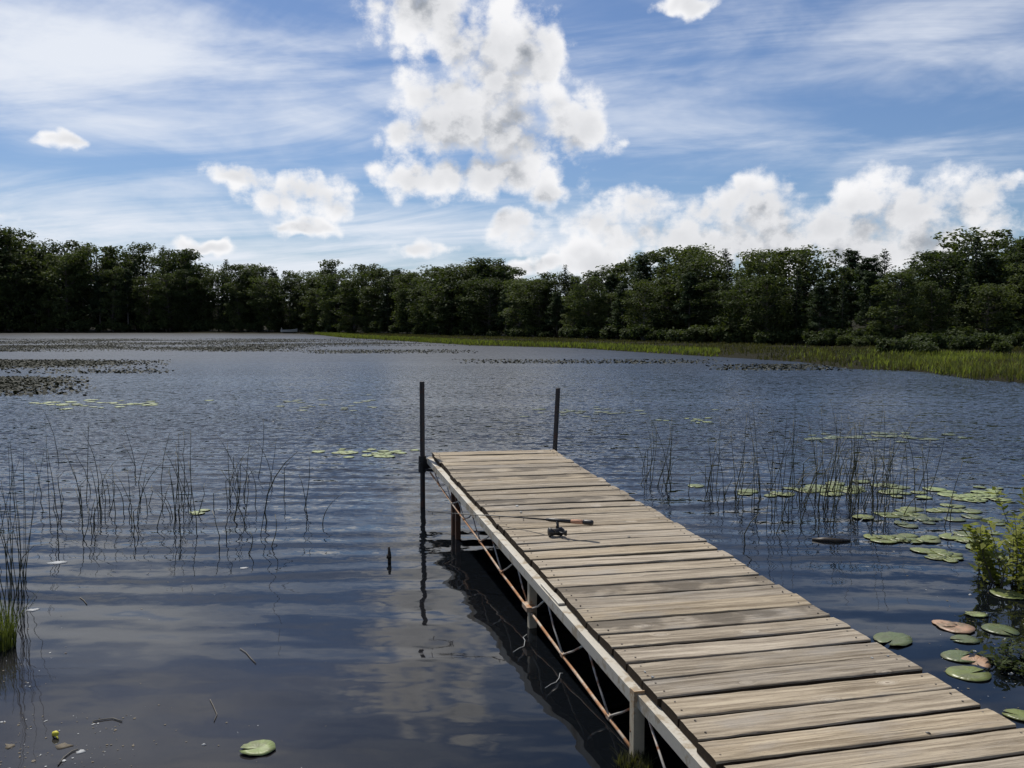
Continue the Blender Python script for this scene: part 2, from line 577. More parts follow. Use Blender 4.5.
def water_mat():
    m, b, out = new_mat('lake_water')
    geo = b.n.new('ShaderNodeNewGeometry')
    P = geo.outputs['Position']
    x, y, z = b.sep(P)
    # distance out from the sheltered near shore
    dist = b.v('LENGTH', b.xyz(x, y, 0.0))
    patch = b.noise(b.v('MULTIPLY', P, (.025, .11, 0)), 1.0, 4, .55)
    patch2 = b.noise(b.v('MULTIPLY', P, (.25, .7, 0)), 1.0, 3, .55)
    calm = b.ss(b.m('ADD', dist, b.m('MULTIPLY', b.m('SUBTRACT', patch2, .5), 5.0)), 4.8, 15.0)
    # fine wind chop
    P1 = b.v('MULTIPLY', P, (5.0, 10.5, 0))
    n1 = b.noise(P1, 1.5, 3, .6, out=1)
    P2 = b.v('MULTIPLY', P, (1.9, 4.6, 0))
    n2 = b.noise(P2, 1.5, 2, .5, out=1)
    # regular ring ripples running in to the shore
    wv = b.n.new('ShaderNodeTexWave')
    wv.wave_type = 'BANDS'
    wv.bands_direction = 'Y'
    wv.wave_profile = 'SIN'
    b.put(wv.inputs['Vector'], b.v('ADD', P, b.v('MULTIPLY', b.noise(b.v('MULTIPLY', P, (.35, .6, 0)), 1.0, 2, .5, out=1), (1.0, .9, 0))))
    wv.inputs['Scale'].default_value = 0.78
    wv.inputs['Distortion'].default_value = 0.0
    ring = b.m('SUBTRACT', wv.outputs['Fac'], .5)
    n3 = b.noise(b.v('MULTIPLY', P, (.55, 2.3, 0)), 1.0, 3, .55, out=1)
    half = (.5, .5, .5)
    a1 = b.m('MULTIPLY', b.m('ADD', b.m('MULTIPLY', calm, .58), .012), b.ss(patch, .30, .62, .55, 1.15))
    s = b.v('MULTIPLY', b.v('SUBTRACT', n1, half), b.xyz(a1, b.m('MULTIPLY', a1, 1.9), 0.0))
    a2 = b.m('ADD', b.m('MULTIPLY', calm, .22), .05)
    s = b.v('ADD', s, b.v('MULTIPLY', b.v('SUBTRACT', n2, half), b.xyz(b.m('MULTIPLY', a2, .6), a2, 0.0)))
    s = b.v('ADD', s, b.v('MULTIPLY', b.v('SUBTRACT', n3, half), (.06, .17, 0)))
    mid = b.m('MULTIPLY', b.m('MULTIPLY', b.ss(dist, 4.6, 7.4), b.ss(dist, 26.0, 12.0)), b.ss(patch2, .25, .6, .35, 1.0))
    ra = b.m('MULTIPLY', b.m('MULTIPLY', ring, mid), .12)
    # wind from the far shore: the faces turned to this bank are the ones in view
    s = b.v('ADD', s, b.xyz(0.0, b.m('SUBTRACT', ra, b.m('ADD', b.m('MULTIPLY', calm, .065), b.m('MULTIPLY', mid, .03))), 0.0))
    sx, sy, sz = b.sep(s)
    N = b.v('NORMALIZE', b.xyz(sx, sy, 1.0))
    mud = b.m('MULTIPLY', b.m('MULTIPLY', b.ss(x, .35, -1.3), b.ss(b.m('ADD', y, b.m('MULTIPLY', b.m('ABSOLUTE', b.m('ADD', x, 1.2)), .35)), 7.0, 3.4)), b.ss(b.noise(P, .9, 4), .25, .65, .5, 1.0))
    base = b.mix(mud, (.0035, .0045, .006, 1), (.027, .025, .025, 1))
    rough = b.ss(dist, 9.0, 55.0, .03, .34)
    p = principled(b, out, **{'Base Color': base, 'Roughness': rough, 'Normal': N})
    p.inputs['IOR'].default_value = 1.36
    return m


def ground_mat():
    m, b, out = new_mat('bank_ground')
    geo = b.n.new('ShaderNodeNewGeometry')
    P = geo.outputs['Position']
    n = b.noise(P, .8, 6, .6)
    n2 = b.noise(P, 7.0, 5, .6)
    c = b.mix(b.ss(n, .35, .65), (.045, .038, .026, 1), (.050, .060, .020, 1))
    c = b.mix(b.m('MULTIPLY', n2, .5), c, (.09, .075, .05, 1))
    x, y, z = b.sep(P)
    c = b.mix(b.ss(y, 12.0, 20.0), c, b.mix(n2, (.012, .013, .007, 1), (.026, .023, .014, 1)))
    principled(b, out, **{'Base Color': c, 'Roughness': .95, 'Specular IOR Level': .05, 'Normal': bump(b, n2, .8, .05)})
    return m


# ------------------------------------------------------------------ ground, water
far = [(1024, 383), (966, 378), (916, 371), (850, 369), (800, 362), (684, 355), (572, 348), (473, 345.5), (400, 341), (340, 337.5), (320, 335), (290, 333.6), (150, 333), (0, 333), (-250, 333.2)]
SHORE = [(-40, 16), (-15, 10), (-6, 6.6), (-3.75, 5.0), (-2.9, 3.4), (-1.2, 2.75), (0.8, 2.55), (2.2, 2.5), (3.1, 3.6), (3.9, 5.4), (5.2, 8.0), (8, 12), (12.5, 18), (14.6, 22)] + \
        [tuple(at(px, py))[:2] for px, py in far] + [(-210, 120), (-180, 55), (-110, 30)]
SHORE = np.array(SHORE, float)
TREELINE_PX = [(-420, 185), (-120, 182), (0, 181), (200, 181), (300, 171), (360, 146), (450, 113), (570, 91), (680, 74), (800, 64), (900, 60), (1024, 60), (1150, 56), (1350, 50), (1700, 44), (2300, 36)]
TREELINE = np.array([((px - 512) / F * d, d) for px, d in TREELINE_PX])


def seg_dist(P, poly, closed):
    best = np.full(len(P), 1e9)
    n = len(poly)
    for i in range(n if closed else n - 1):
        a, b_ = poly[i], poly[(i + 1) % n]
        ab = b_ - a
        t = np.clip(((P - a) @ ab) / (ab @ ab), 0, 1)
        best = np.minimum(best, np.linalg.norm(P - (a + t[:, None] * ab), axis=1))
    return best


def inside(P, poly):
    c = np.zeros(len(P), bool)
    n = len(poly)
    for i in range(n):
        (x1, y1), (x2, y2) = poly[i], poly[(i + 1) % n]
        cond = ((y1 > P[:, 1]) != (y2 > P[:, 1])) & (P[:, 0] < (x2 - x1) * (P[:, 1] - y1) / (y2 - y1 + 1e-12) + x1)
        c ^= cond
    return c


def sstep(x, lo, hi):
    t = np.clip((x - lo) / (hi - lo), 0, 1)
    return t * t * (3 - 2 * t)


def terrain_z(P):
    P = np.atleast_2d(np.asarray(P, float))
    d = seg_dist(P, SHORE, True)
    ins = inside(P, SHORE)
    near = sstep(P[:, 1], 12, 4)
    zo = .02 + .10 * sstep(d, 0, .8) + .25 * sstep(d, .5, 6) * near + .12 * sstep(d, 1, 10) + .5 * sstep(d, 12, 60)
    dt = seg_dist(P, TREELINE, False)
    az = P[:, 0] / np.maximum(P[:, 1], 1e-3) * F + 512
    dl = np.interp(az, [p for p, _ in TREELINE_PX], [q for _, q in TREELINE_PX])
    behind = (P[:, 1] > dl)
    zo = zo + np.where(behind, 6.0 * sstep(dt, 4, 60), 0)
    zi = -np.minimum(1.5, .03 + d * .18)
    return np.where(ins, zi, zo)


def sinh_axis(n, ext, k, c):
    s = np.linspace(-1, 1, n)
    return c + ext * np.sinh(k * s) / np.sinh(k)


gx, gy = sinh_axis(380, 2500, 6.2, 1.0), sinh_axis(380, 2500, 6.2, 5.0)
X, Y = np.meshgrid(gx, gy)
GP = np.stack([X.ravel(), Y.ravel()], 1)
Z = terrain_z(GP)
Z = Z + np.where(Z > 0, .03 * np.sin(GP[:, 0] * 1.7 + 2 * np.sin(GP[:, 1] * .9)) * np.cos(GP[:, 1] * 1.3), 0)
nx, ny = len(gx), len(gy)
ii, jj = np.meshgrid(np.arange(nx - 1), np.arange(ny - 1))
q = (jj * nx + ii).ravel()
Fq = np.stack([q, q + 1, q + 1 + nx, q + nx], 1)
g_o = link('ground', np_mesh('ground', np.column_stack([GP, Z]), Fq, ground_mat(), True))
tag(g_o, kind='structure', label='muddy green bank and lake bed round the water')

wb = MB()
wb.add([(-340, -30, 0), (340, -30, 0), (340, 330, 0), (-340, 330, 0)], [(0, 1, 2, 3)])
tag(wb.build('water', water_mat()), kind='structure', label='rippled dark blue lake water')

# ------------------------------------------------------------------ leaves
def quads(C, S, nrm, aspect=1.0, r=None):
    """one bent quad per centre C, half size S, normal nrm"""
    r = rng if r is None else r
    n = len(C)
    nrm = nrm / (np.linalg.norm(nrm, axis=1, keepdims=True) + 1e-9)
    a = r.normal(size=(n, 3))
    t = a - nrm * (a * nrm).sum(1, keepdims=True)
    t /= np.linalg.norm(t, axis=1, keepdims=True) + 1e-9
    u = np.cross(nrm, t)
    S = np.asarray(S)[:, None]
    A = S * aspect
    V = np.stack([C - t * S, C + u * A * .8 + nrm * S * .12, C + t * S * 1.1, C - u * A * .8 + nrm * S * .12], 1).reshape(-1, 3)
    Fc = np.arange(4 * n).reshape(n, 4)
    return V, Fc


def rand_dir(n, r):
    v = r.normal(size=(n, 3))
    return v / np.linalg.norm(v, axis=1, keepdims=True)


def make_leafy(H, Rc, base, nclu, nleaf, mat, seed, lsize=.2, top_bias=0.0):
    """trunk mesh + crown mesh of a broadleaved tree"""
    r = np.random.default_rng(seed)
    mb = MB()
    bend = r.normal(size=2) * .25
    tp = [Vector((bend[0] * t * t * H * .1, bend[1] * t * t * H * .1, H * .92 * t - .3)) for t in np.linspace(0, 1, 7)]
    mb.tube(tp, [H * .016 * (1 - .85 * t) + .02 for t in np.linspace(0, 1, 7)], 7)
    Cs, Ss, Ns = [], [], []
    for k in range(nclu):
        t = base + (1 - base) * (k + r.random()) / nclu
        prof = max(0.0, 1 - ((t - .52 - top_bias) / .56) ** 2) ** .55
        ang = k * 2.4 + r.normal() * .5
        rr = Rc * prof * (.45 + .6 * r.random())
        hz = H * t * (.98 + .05 * r.normal())
        hz = min(hz, H * .97)
        tz = max(hz - rr * .55, H * .08)
        f = tz / (H * .92)
        p0 = Vector((bend[0] * f * f * H * .1, bend[1] * f * f * H * .1, tz))
        c = Vector((math.cos(ang) * rr, math.sin(ang) * rr, hz)) + Vector((p0.x, p0.y, 0))
        midp = (p0 + c) / 2 + Vector((0, 0, -.06 * rr))
        mb.tube([p0, midp, c], [.03 + .02 * rr, .02 + .01 * rr, .012], 4, caps=False)
        cr = Rc * (.22 + .20 * r.random()) * (.75 + .35 * prof)
        m = int(nleaf * (.6 + .8 * r.random()))
        d = rand_dir(m, r)
        rad = cr * (.35 + .75 * r.random(m) ** .6)
        pts = np.array(c) + d * rad[:, None] * np.array([1.15, 1.15, .62])
        Cs.append(pts)
        Ss.append(lsize * (.6 + .9 * r.random(m)))
        nn = d * .5 + r.normal(size=(m, 3)) * .55 + np.array([0, 0, .7])
        Ns.append(nn)
    V, Fc = quads(np.concatenate(Cs), np.concatenate(Ss), np.concatenate(Ns), .75, r)
    return mb.mesh('trunk', M['bark'], True), np_mesh('crown', V, Fc, mat)


def make_spruce(H, Rb, seed, mat, open_=0.0):
    r = np.random.default_rng(seed)
    mb = MB()
    mb.tube([(0, 0, -.3), (0, 0, H * .5), (0, 0, H * .99)], [H * .014, H * .008, .012], 7)
    Cs, Ss, Ns = [], [], []
    z = H * .06
    while z < H * .985:
        t = z / H
        L = Rb * (1 - t) ** .85 * (.7 + .5 * r.random()) + .30
        nb = int(5 + 3 * r.random())
        a0 = r.random() * 6.28
        for k in range(nb):
            if r.random() < open_: continue
            a = a0 + 6.283 * k / nb + r.normal() * .2
            l = L * (.55 + .6 * r.random())
            droop = .32 - .75 * t + r.normal() * .08
            m = max(3, int(l / .14))
            s = (np.arange(m) + r.random(m)) / m
            rad = .05 + s * l
            side = r.normal(size=m) * .16 * l * (1 - .6 * s)
            zz = z - droop * rad + .12 * rad * s + r.normal() * .10
            ca, sa = math.cos(a), math.sin(a)
            Cs.append(np.stack([ca * rad - sa * side, sa * rad + ca * side, zz + r.normal(size=m) * .05], 1))
            Ss.append(.09 + .10 * r.random(m) + .04 * (1 - t))
            Ns.append(np.stack([ca * .3 + r.normal(size=m) * .4, sa * .3 + r.normal(size=m) * .4, np.full(m, .9)], 1))
        z += .15 + .10 * r.random()
    V, Fc = quads(np.concatenate(Cs), np.concatenate(Ss), np.concatenate(Ns), .7, r)
    return mb.mesh('trunk', M['bark'], True), np_mesh('crown', V, Fc, mat)


def make_pine(H, Rb, seed):
    r = np.random.default_rng(seed)
    mb = MB()
    mb.tube([(0, 0, -.3), (.1, 0, H * .5), (.05, .1, H * .97)], [H * .015, H * .010, .02], 7)
    Cs, Ss, Ns = [], [], []
    z = H * .28
    while z < H * .97:
        t = z / H
        nb = int(3 + 2 * r.random())
        a0 = r.random() * 6.28
        for k in range(nb):
            a = a0 + 6.283 * k / nb + r.normal() * .4
            l = (Rb * (1.12 - t) * (.45 + .75 * r.random())) + .2
            ca, sa = math.cos(a), math.sin(a)
            ze = z + l * (.10 + .25 * t) + r.normal() * .15
            mb.tube([(0.05, 0, z), (ca * l * .55, sa * l * .55, z + l * .02), (ca * l, sa * l, ze)], [.035, .025, .01], 4, caps=False)
            for j in range(int(2 + l * 1.6)):
                s = .4 + .65 * r.random()
                c = np.array([ca * l * s, sa * l * s, z + (ze - z) * s]) + r.normal(size=3) * np.array([.22, .22, .06]) * l * .6
                m = 22
                d = rand_dir(m, r)
                Cs.append(c + d * np.array([.46, .46, .30]) * (.4 + .8 * r.random(m))[:, None])
                Ss.append(.11 + .12 * r.random(m))
                Ns.append(d * .4 + r.normal(size=(m, 3)) * .4 + np.array([0, 0, .7]))
        z += H * (.018 + .024 * r.random())
    V, Fc = quads(np.concatenate(Cs), np.concatenate(Ss), np.concatenate(Ns), .5, r)
    return mb.mesh('trunk', M['bark'], True), np_mesh('crown', V, Fc, M['pine'])


PROTO = {
    'leafy': [(12, make_leafy(12, 2.9, .04, 72, 112, M['leaf'], 11, .15)), (12, make_leafy(12, 3.3, .06, 78, 110, M['leaf'], 12, .155, .04)),
              (12, make_leafy(12, 2.4, .04, 64, 110, M['leaf_lt'], 13, .14)), (12, make_leafy(12, 3.6, .10, 84, 112, M['leaf'], 14, .16, .08)),
              (12, make_leafy(12, 2.7, .14, 62, 105, M['leaf_lt'], 15, .15, .10))],
    'spruce': [(12, make_spruce(12, 2.3, 21, M['needle'])), (12, make_spruce(12, 1.8, 22, M['needle'], .12))],
    'pine': [(12, make_pine(12, 3.0, 31)), (12, make_pine(12, 2.5, 32))],
}


def tree_proto(kind, i):
    H, (tm, cm) = PROTO[kind][i]
    root = empty({'leafy': 'leafy_tree', 'spruce': 'spruce_tree', 'pine': 'pine_tree'}[kind])
    link('trunk', tm, root)
    link('crown', cm, root)
    return root


PROT_OBJ = {(k, i): None for k in PROTO for i in range(len(PROTO[k]))}


def place_tree(kind, i, x, y, h, label, group, width=1.0):
    if PROT_OBJ[(kind, i)] is None:
        o = PROT_OBJ[(kind, i)] = tree_proto(kind, i)
    else:
        o = copy_tree(PROT_OBJ[(kind, i)])
    s = h / 12.0
    o.location = (x, y, float(terrain_z((x, y))[0]) - .05)
    o.scale = (s * width, s * width, s)
    o.rotation_euler = (0, 0, random.random() * 6.28)
    tag(o, label, 'tree', group)
    return o


# ------------------------------------------------------------------ the wood on the far shore
TOP_PX = [(-420, 236), (-200, 238), (0, 236), (20, 235), (45, 240), (75, 242), (110, 248), (140, 245), (175, 252), (230, 261), (268, 270), (300, 268), (345, 264), (385, 263), (430, 267), (460, 266),
          (490, 261), (525, 268), (560, 268), (600, 266), (640, 256), (690, 250), (740, 250), (790, 253), (830, 259), (852, 253), (880, 250), (900, 258), (930, 255), (955, 250), (973, 238),
          (992, 252), (1012, 242), (1150, 236), (1400, 225)]


def section(px):
    if px < 280: return 'left of the pale boat'
    if px < 423: return 'between the pale boat and the left dock pipe'
    if px < 556: return 'between the two dock pipes'
    if px < 800: return 'right of the dock pipes'
    return 'beyond the bright marsh on the right'


def tree_label(kind, front, px):
    nm = {'leafy': 'leafy tree', 'spruce': 'pointed spruce', 'pine': 'open layered pine'}[kind]
    if front:
        return 'dark %s fronting the wood %s' % (nm, section(px)), 'front trees of the far wood, %s' % section(px)
    return 'dark %s topping the wood %s' % (nm, section(px)), 'treetops of the far wood, %s' % section(px)


def tl_dist(px):
    return np.interp(px, [p for p, _ in TREELINE_PX], [q for _, q in TREELINE_PX])


def top_px(px):
    return np.interp(px, [p for p, _ in TOP_PX], [q for _, q in TOP_PX])


for row, (off, step, lo, hi) in enumerate([(0.5, 3.4, .62, .86), (5.0, 4.2, .78, 1.01), (11.0, 4.6, .86, 1.06)]):
    px = -170.0 + row * 9
    while px < 1750:
        d = tl_dist(px) + off + random.uniform(-1.6, 1.6)
        x, y = (px - 512) / F * d, d
        right = px > 600
        u = random.random()
        kind = 'leafy' if u < (.58 if right else .70) else ('spruce' if u < (.80 if right else .84) else 'pine')
        i = random.randrange(len(PROTO[kind]))
        ztop = CAMH + (HZ - top_px(px)) / F * d
        zb = float(terrain_z((x, y))[0])
        h = (ztop - zb) * random.uniform(lo, hi)
        if kind != 'leafy' and row: h *= random.uniform(.96, 1.03)
        lb, gp = tree_label(kind, row == 0, px)
        place_tree(kind, i, x, y, h, lb, gp, random.uniform(.9, 1.2) * (1.25 if h < 11 else 1.0))
        px += step * F / d * random.uniform(.75, 1.3) * min(1.0, max(.58, h / 11.0))

for px, py, d, kind, i, wdt, lb in [
    (973, 234, 64, 'spruce', 0, 1.05, 'tall pointed spruce rising highest over the wood at far right'),
    (1016, 239, 66, 'leafy', 4, .9, 'airy pale topped tree at the right edge of the wood'),
    (882, 249, 68, 'spruce', 0, 1.2, 'dark broad spruce peak showing against the low white clouds'),
    (850, 250, 70, 'pine', 0, 1.1, 'flat topped pine showing just left of the dark spruce peak'),
    (642, 254, 86, 'pine', 1, 1.2, 'bushy pine head that rises first right of the cloud gap'),
    (795, 249, 70, 'leafy', 3, 1.2, 'broad round leafy crown under the middle of the low clouds'),
    (690, 247, 80, 'leafy', 1, 1.2, 'full leafy crown standing up under the left low cloud'),
    (492, 260, 112, 'leafy', 3, 1.1, 'round leafy crown standing up midway between the dock pipes'),
    (182, 250, 188, 'leafy', 1, 1.1, 'round leafy head standing out over the left wood'),
    (15, 232, 186, 'leafy', 3, 1.2, 'big leafy crown highest at the left edge of the photo'),
    (565, 265, 98, 'spruce', 1, 1.0, 'slim spruce tip just right of the right dock pipe'),
]:
    x, y = (px - 512) / F * d, d
    h = CAMH + (HZ - py) / F * d - float(terrain_z((x, y))[0])
    place_tree(kind, i, x, y, h, lb, 'landmark trees of the far wood', wdt)


# shrubs -----------------------------------------------------------
def make_shrub(seed, mat, n=900, R0=.9, H=1.3, ls=.08):
    r = np.random.default_rng(seed)
    mb = MB()
    Cs, Ss, Ns = [], [], []
    for k in range(9):
        a, l = r.random() * 6.28, R0 * (.3 + .7 * r.random())
        top = Vector((math.cos(a) * l, math.sin(a) * l, H * (.6 + .35 * r.random())))
        mb.tube([(0, 0, -.1), top * .5 + Vector((0, 0, .1)), top], [.02, .014, .005], 4, caps=False)
        m = n // 9
        d = rand_dir(m, r)
        c = np.array(top) * np.array([.9, .9, .72])
        Cs.append(c + d * np.array([.45, .45, .42]) * R0 * (.3 + .8 * r.random(m))[:, None])
        Ss.append(ls * (.6 + .9 * r.random(m)))
        Ns.append(d * .5 + r.normal(size=(m, 3)) * .5 + np.array([0, 0, .6]))
    C_ = np.concatenate(Cs)
    C_[:, 2] = np.maximum(C_[:, 2], .03)
    V, Fc = quads(C_, np.concatenate(Ss), np.concatenate(Ns), .6, r)
    return mb.mesh('stem', M['bark']), np_mesh('foliage', V, Fc, mat)


def shrub_thing(name, meshes, loc, s, label, cat, group=None, rz=None):
    o = empty(name, loc, random.random() * 6.28 if rz is None else rz)
    o.scale = (s, s, s)
    link('stem', meshes[0], o)
    link('foliage', meshes[1], o)
    return tag(o, label, cat, group)


SHR = [make_shrub(41, M['shrub'], 1500, .95, 1.15, .10), make_shrub(42, M['leaf'], 1500, .9, 1.35, .10)]
# bushes along the wet edge at right, and the undergrowth at the foot of the wood
for k in range(46):
    px = 815 + 300 * (k / 46) + random.uniform(-6, 6)
    d = random.uniform(43, 57) if px > 880 else random.uniform(56, 62)
    x, y = (px - 512) / F * d, d
    o = shrub_thing('shrub', SHR[k % 2], (x, y, float(terrain_z((x, y))[0]) - .05), random.uniform(.45, .85),
                    'low green bush between the bright marsh grass and the right wood', 'shrub', 'bushes behind the bright marsh')
for k in range(140):
    px = -150 + 1850 * (k / 140) + random.uniform(-5, 5)
    d = tl_dist(px) - random.uniform(.5, 3.5)
    x, y = (px - 512) / F * d, d
    shrub_thing('shrub', SHR[1 - k % 2], (x, y, float(terrain_z((x, y))[0]) - .05), random.uniform(1.2, 2.2) * (1.0 if px < 400 else .55),
                'undergrowth bush under the wood %s' % section(px), 'shrub', 'undergrowth bushes, %s' % section(px))


# marsh grass ------------------------------------------------------
def blades(P, h, w, lean=.35, r=rng):
    """bent triangular blades: P (n,3) roots"""
    n = len(P)
    a = r.random(n) * 6.283
    t = np.stack([np.cos(a), np.sin(a), np.zeros(n)], 1)
    l = np.stack([np.cos(a + 1.57), np.sin(a + 1.57), np.zeros(n)], 1) * (lean * r.normal(size=n))[:, None]
    h = np.asarray(h)[:, None]
    w = np.asarray(w)[:, None]
    up = np.array([0, 0, 1.0])
    m = P + up * h * .55 + l * h * .3
    tip = P + up * h + l * h
    V = np.stack([P - t * w, P + t * w, m + t * w * .7, m - t * w * .7, tip], 1)
    i = (np.arange(n) * 5)[:, None]
    F1 = np.concatenate([i + np.array([0, 1, 2]), i + np.array([0, 2, 3]), i + np.array([3, 2, 4])], 0)
    return V.reshape(-1, 3), F1


def scatter(n, x0, x1, y0, y1, test):
    P = np.column_stack([rng.uniform(x0, x1, n), rng.uniform(y0, y1, n)])
    return P[test(P)]


def px_of(P):
    return P[:, 0] / np.maximum(P[:, 1], .1) * F + 512


def marsh_test(P, lo=0.0, hi=400, pmin=-1e9, pmax=1e9):
    ins = inside(P, SHORE)
    d = seg_dist(P, SHORE, True)
    px = px_of(P)
    dl = np.interp(px, [p for p, _ in TREELINE_PX], [q_ for _, q_ in TREELINE_PX])
    return (~ins) & (d > lo) & (d < hi) & (P[:, 1] < dl + 2) & (px > pmin) & (px < pmax)


def clumped(P, sc, thr):
    v = np.sin(P[:, 0] * sc + 1.3 * np.sin(P[:, 1] * sc * .7)) + np.sin(P[:, 1] * sc * 1.3 + 2 * np.sin(P[:, 0] * sc * .45)) + rng.normal(size=len(P)) * .5
    return v > thr


def grass_obj(name, P, h0, h1, w, mat, label, lean=.35):
    z = terrain_z(P)
    P3 = np.column_stack([P, np.maximum(z, -.05) - .02])
    n = len(P)
    V, Fc = blades(P3, rng.uniform(h0, h1, n), rng.uniform(w * .6, w * 1.3, n), lean)
    return tag(link(name, np_mesh(name, V, Fc, mat)), label, name.replace('_', ' '), kind='stuff')


P = scatter(400000, 3, 60, 20, 95, lambda q_: marsh_test(q_, 0, 9, 790, 1300))
P = P[clumped(P, .9, -.5) & (rng.random(len(P)) < np.clip((px_of(P) - 840) / 90, .10, .8))]
grass_obj('marsh_grass', P[:42000], .10, .36, .022, M['marsh'], 'bright yellow green marsh grass along the right shore')
P = scatter(300000, -40, 70, 30, 150, lambda q_: marsh_test(q_, 0, 60, 300, 1300))
P = P[clumped(P, .5, -.6)]
grass_obj('sedge_meadow', P[:42000], .08, .25, .035, M['sedge'], 'dull green sedge between the marsh grass and the wood')
P = scatter(200000, -40, 20, 40, 165, lambda q_: marsh_test(q_, 0, 3.5, 315, 720))
grass_obj('shore_grass', P[:16000], .12, .34, .05, M['marsh_far'], 'thin strip of bright grass along the far shore behind the dock')
# grass on the near bank round the photographer's feet
P = scatter(30000, -9, 7, -8, 7, lambda q_: (~inside(q_, SHORE)) & (seg_dist(q_, SHORE, True) > .5))
P = P[(P[:, 1] < 2.0) | (np.abs(P[:, 0]) > 3.4)]
P = P[(np.hypot(P[:, 0], P[:, 1]) > .8)]
grass_obj('bank_grass', P[:14000], .08, .3, .006, M['grass'], 'short grass on the near bank beside the dock')


P = scatter(60000, 4, 34, 4, 34, lambda q_: (~inside(q_, SHORE)) & (seg_dist(q_, SHORE, True) > .1))
grass_obj('bank_sedge', P[:26000], .12, .45, .012, M['sedge'], 'rough sedge on the near right bank beyond the leafy bush')


# ------------------------------------------------------------------ the dock
D_O = Vector((0.35552, 4.15132, CAMH - 1.41517))
yaw, pit, rol = 0.26201, 0.0435, 0.01521
D_M = (Matrix.Rotation(yaw, 4, 'Z') @ Matrix.Rotation(pit, 4, 'X') @ Matrix.Rotation(rol, 4, 'Y'))
dock = empty('dock')
dock.matrix_world = Matrix.Translation(D_O) @ D_M
tag(dock, 'narrow weathered plank dock on a metal truss running out over the lake', 'dock')
D_W = dock.matrix_world.copy()
D_I = D_W.inverted()
W_, PITCH_P = 1.22, 0.16257
V_END, V_START = 4.3556, -5.2


def deck(px, py, w=0.0):
    """point on the deck top (dock coordinates) seen at picture px,py"""
    o = D_I @ Vector((0, 0, CAMH))
    r = (D_I.to_3x3()) @ Vector(ray(px, py))
    t = (w - o.z) / r.z
    return o + r * t


def plank_mesh(length, width, seed, nails=True):
    """one deck board, length along local x, rounded edges, a little cupped and worn"""
    r = np.random.default_rng(seed)
    nxs = 22
    xs = np.linspace(0, length, nxs)
    T, e, hw = .038, .006, width / 2
    prof = [(-hw, -T), (-hw, -e * 1.6), (-hw + e * .35, -e * .5), (-hw + e, -.0012), (-hw * .5, 0), (0, 0), (hw * .5, 0), (hw - e, -.0012), (hw - e * .35, -e * .5), (hw, -e * 1.6), (hw, -T)]
    cup = r.normal() * .0022
    bow = r.normal() * .0025
    V, Fc = [], []
    el, er = np.cumsum(r.normal(size=nxs)) * .0007, np.cumsum(r.normal(size=nxs)) * .0007
    for i, x in enumerate(xs):
        for (yy, zz) in prof:
            ey = el[i] if yy < 0 else er[i]
            ch = r.normal() * .0008
            V.append((x, yy + (ey + ch) * (abs(yy) / hw) ** 2, zz + (cup * (1 - (2 * yy / width) ** 2) if zz > -T / 2 else 0) + bow * math.sin(math.pi * x / length) + (r.normal() * .0006 if zz > -T / 2 else 0)))
    n = len(prof)
    for i in range(nxs - 1):
        for k in range(n):
            k2 = (k + 1) % n
            Fc.append((i * n + k, (i + 1) * n + k, (i + 1) * n + k2, i * n + k2))
    mb = MB()
    low = {0, n - 2, n - 1}  # lower side faces coloured dark for the shade between boards
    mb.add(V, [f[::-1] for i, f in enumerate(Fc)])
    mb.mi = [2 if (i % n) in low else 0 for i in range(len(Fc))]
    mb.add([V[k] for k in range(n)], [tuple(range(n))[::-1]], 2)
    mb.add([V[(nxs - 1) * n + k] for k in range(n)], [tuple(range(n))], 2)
    if nails:
        for xn in (.045, length - .05):
            for yn in (-width * .28, width * .27):
                xx, yy = xn + r.normal() * .008, yn + r.normal() * .006
                ring = [(xx + 0.0042 * math.cos(a), yy + 0.0042 * math.sin(a), .0024) for a in np.linspace(0, 6.283, 9)[:-1]]
                low = [(p[0], p[1], -.004) for p in ring]
                mb.add(ring + low, [tuple(range(8))] + [(k, k + 8, (k + 1) % 8 + 8, (k + 1) % 8) for k in range(8)], 1)
    return mb


n_pl = int(round((V_END - V_START) / PITCH_P))
rp = random.Random(5)
for k in range(n_pl):
    v = V_END - (k + .5) * PITCH_P
    idx = int(round((v + PITCH_P / 2) / PITCH_P))      # gap number of its far edge, 0 = the measured seam
    length = W_ + rp.uniform(-.012, .014)
    wd = PITCH_P - rp.uniform(.012, .022)
    stained = idx == 0
    mb = plank_mesh(length, wd, 100 + k)
    o = mb.build('plank', [M['plank_dark'] if (stained or rp.random() < .07) else M['plank'], M['nail'], M['end_grain_shade']], dock)
    o.location = (rp.uniform(-.010, .008), v + rp.uniform(-.002, .002), rp.uniform(-.002, .002))
    o.rotation_euler = (R(rp.gauss(0, 1.3)), R(rp.gauss(0, .10)), R(rp.gauss(0, .22)))
    if stained:
        o['label'] = 'darker stained plank'


def dock_box(name, lo, hi, mat, label=None):
    mb = MB()
    mb.box(lo, hi)
    o = mb.build(name, mat, dock)
    md = o.modifiers.new('bevel', 'BEVEL')
    md.width = .003
    md.segments = 2
    if label: o['label'] = label
    return o


def channel(mb, u0, u1, v0, v1, w0, w1, t=.005, open_right=True):
    """C section beam"""
    ux = (u0, u0 + t) if open_right else (u1 - t, u1)
    mb.box((ux[0], v0, w0), (ux[1], v1, w1))
    inner = (u0 + t, u1) if open_right else (u0, u1 - t)
    mb.box((inner[0], v0, w1 - t), (inner[1], v1, w1 - .0004))
    mb.box((inner[0], v0, w0 + .0004), (inner[1], v1, w0 + t))


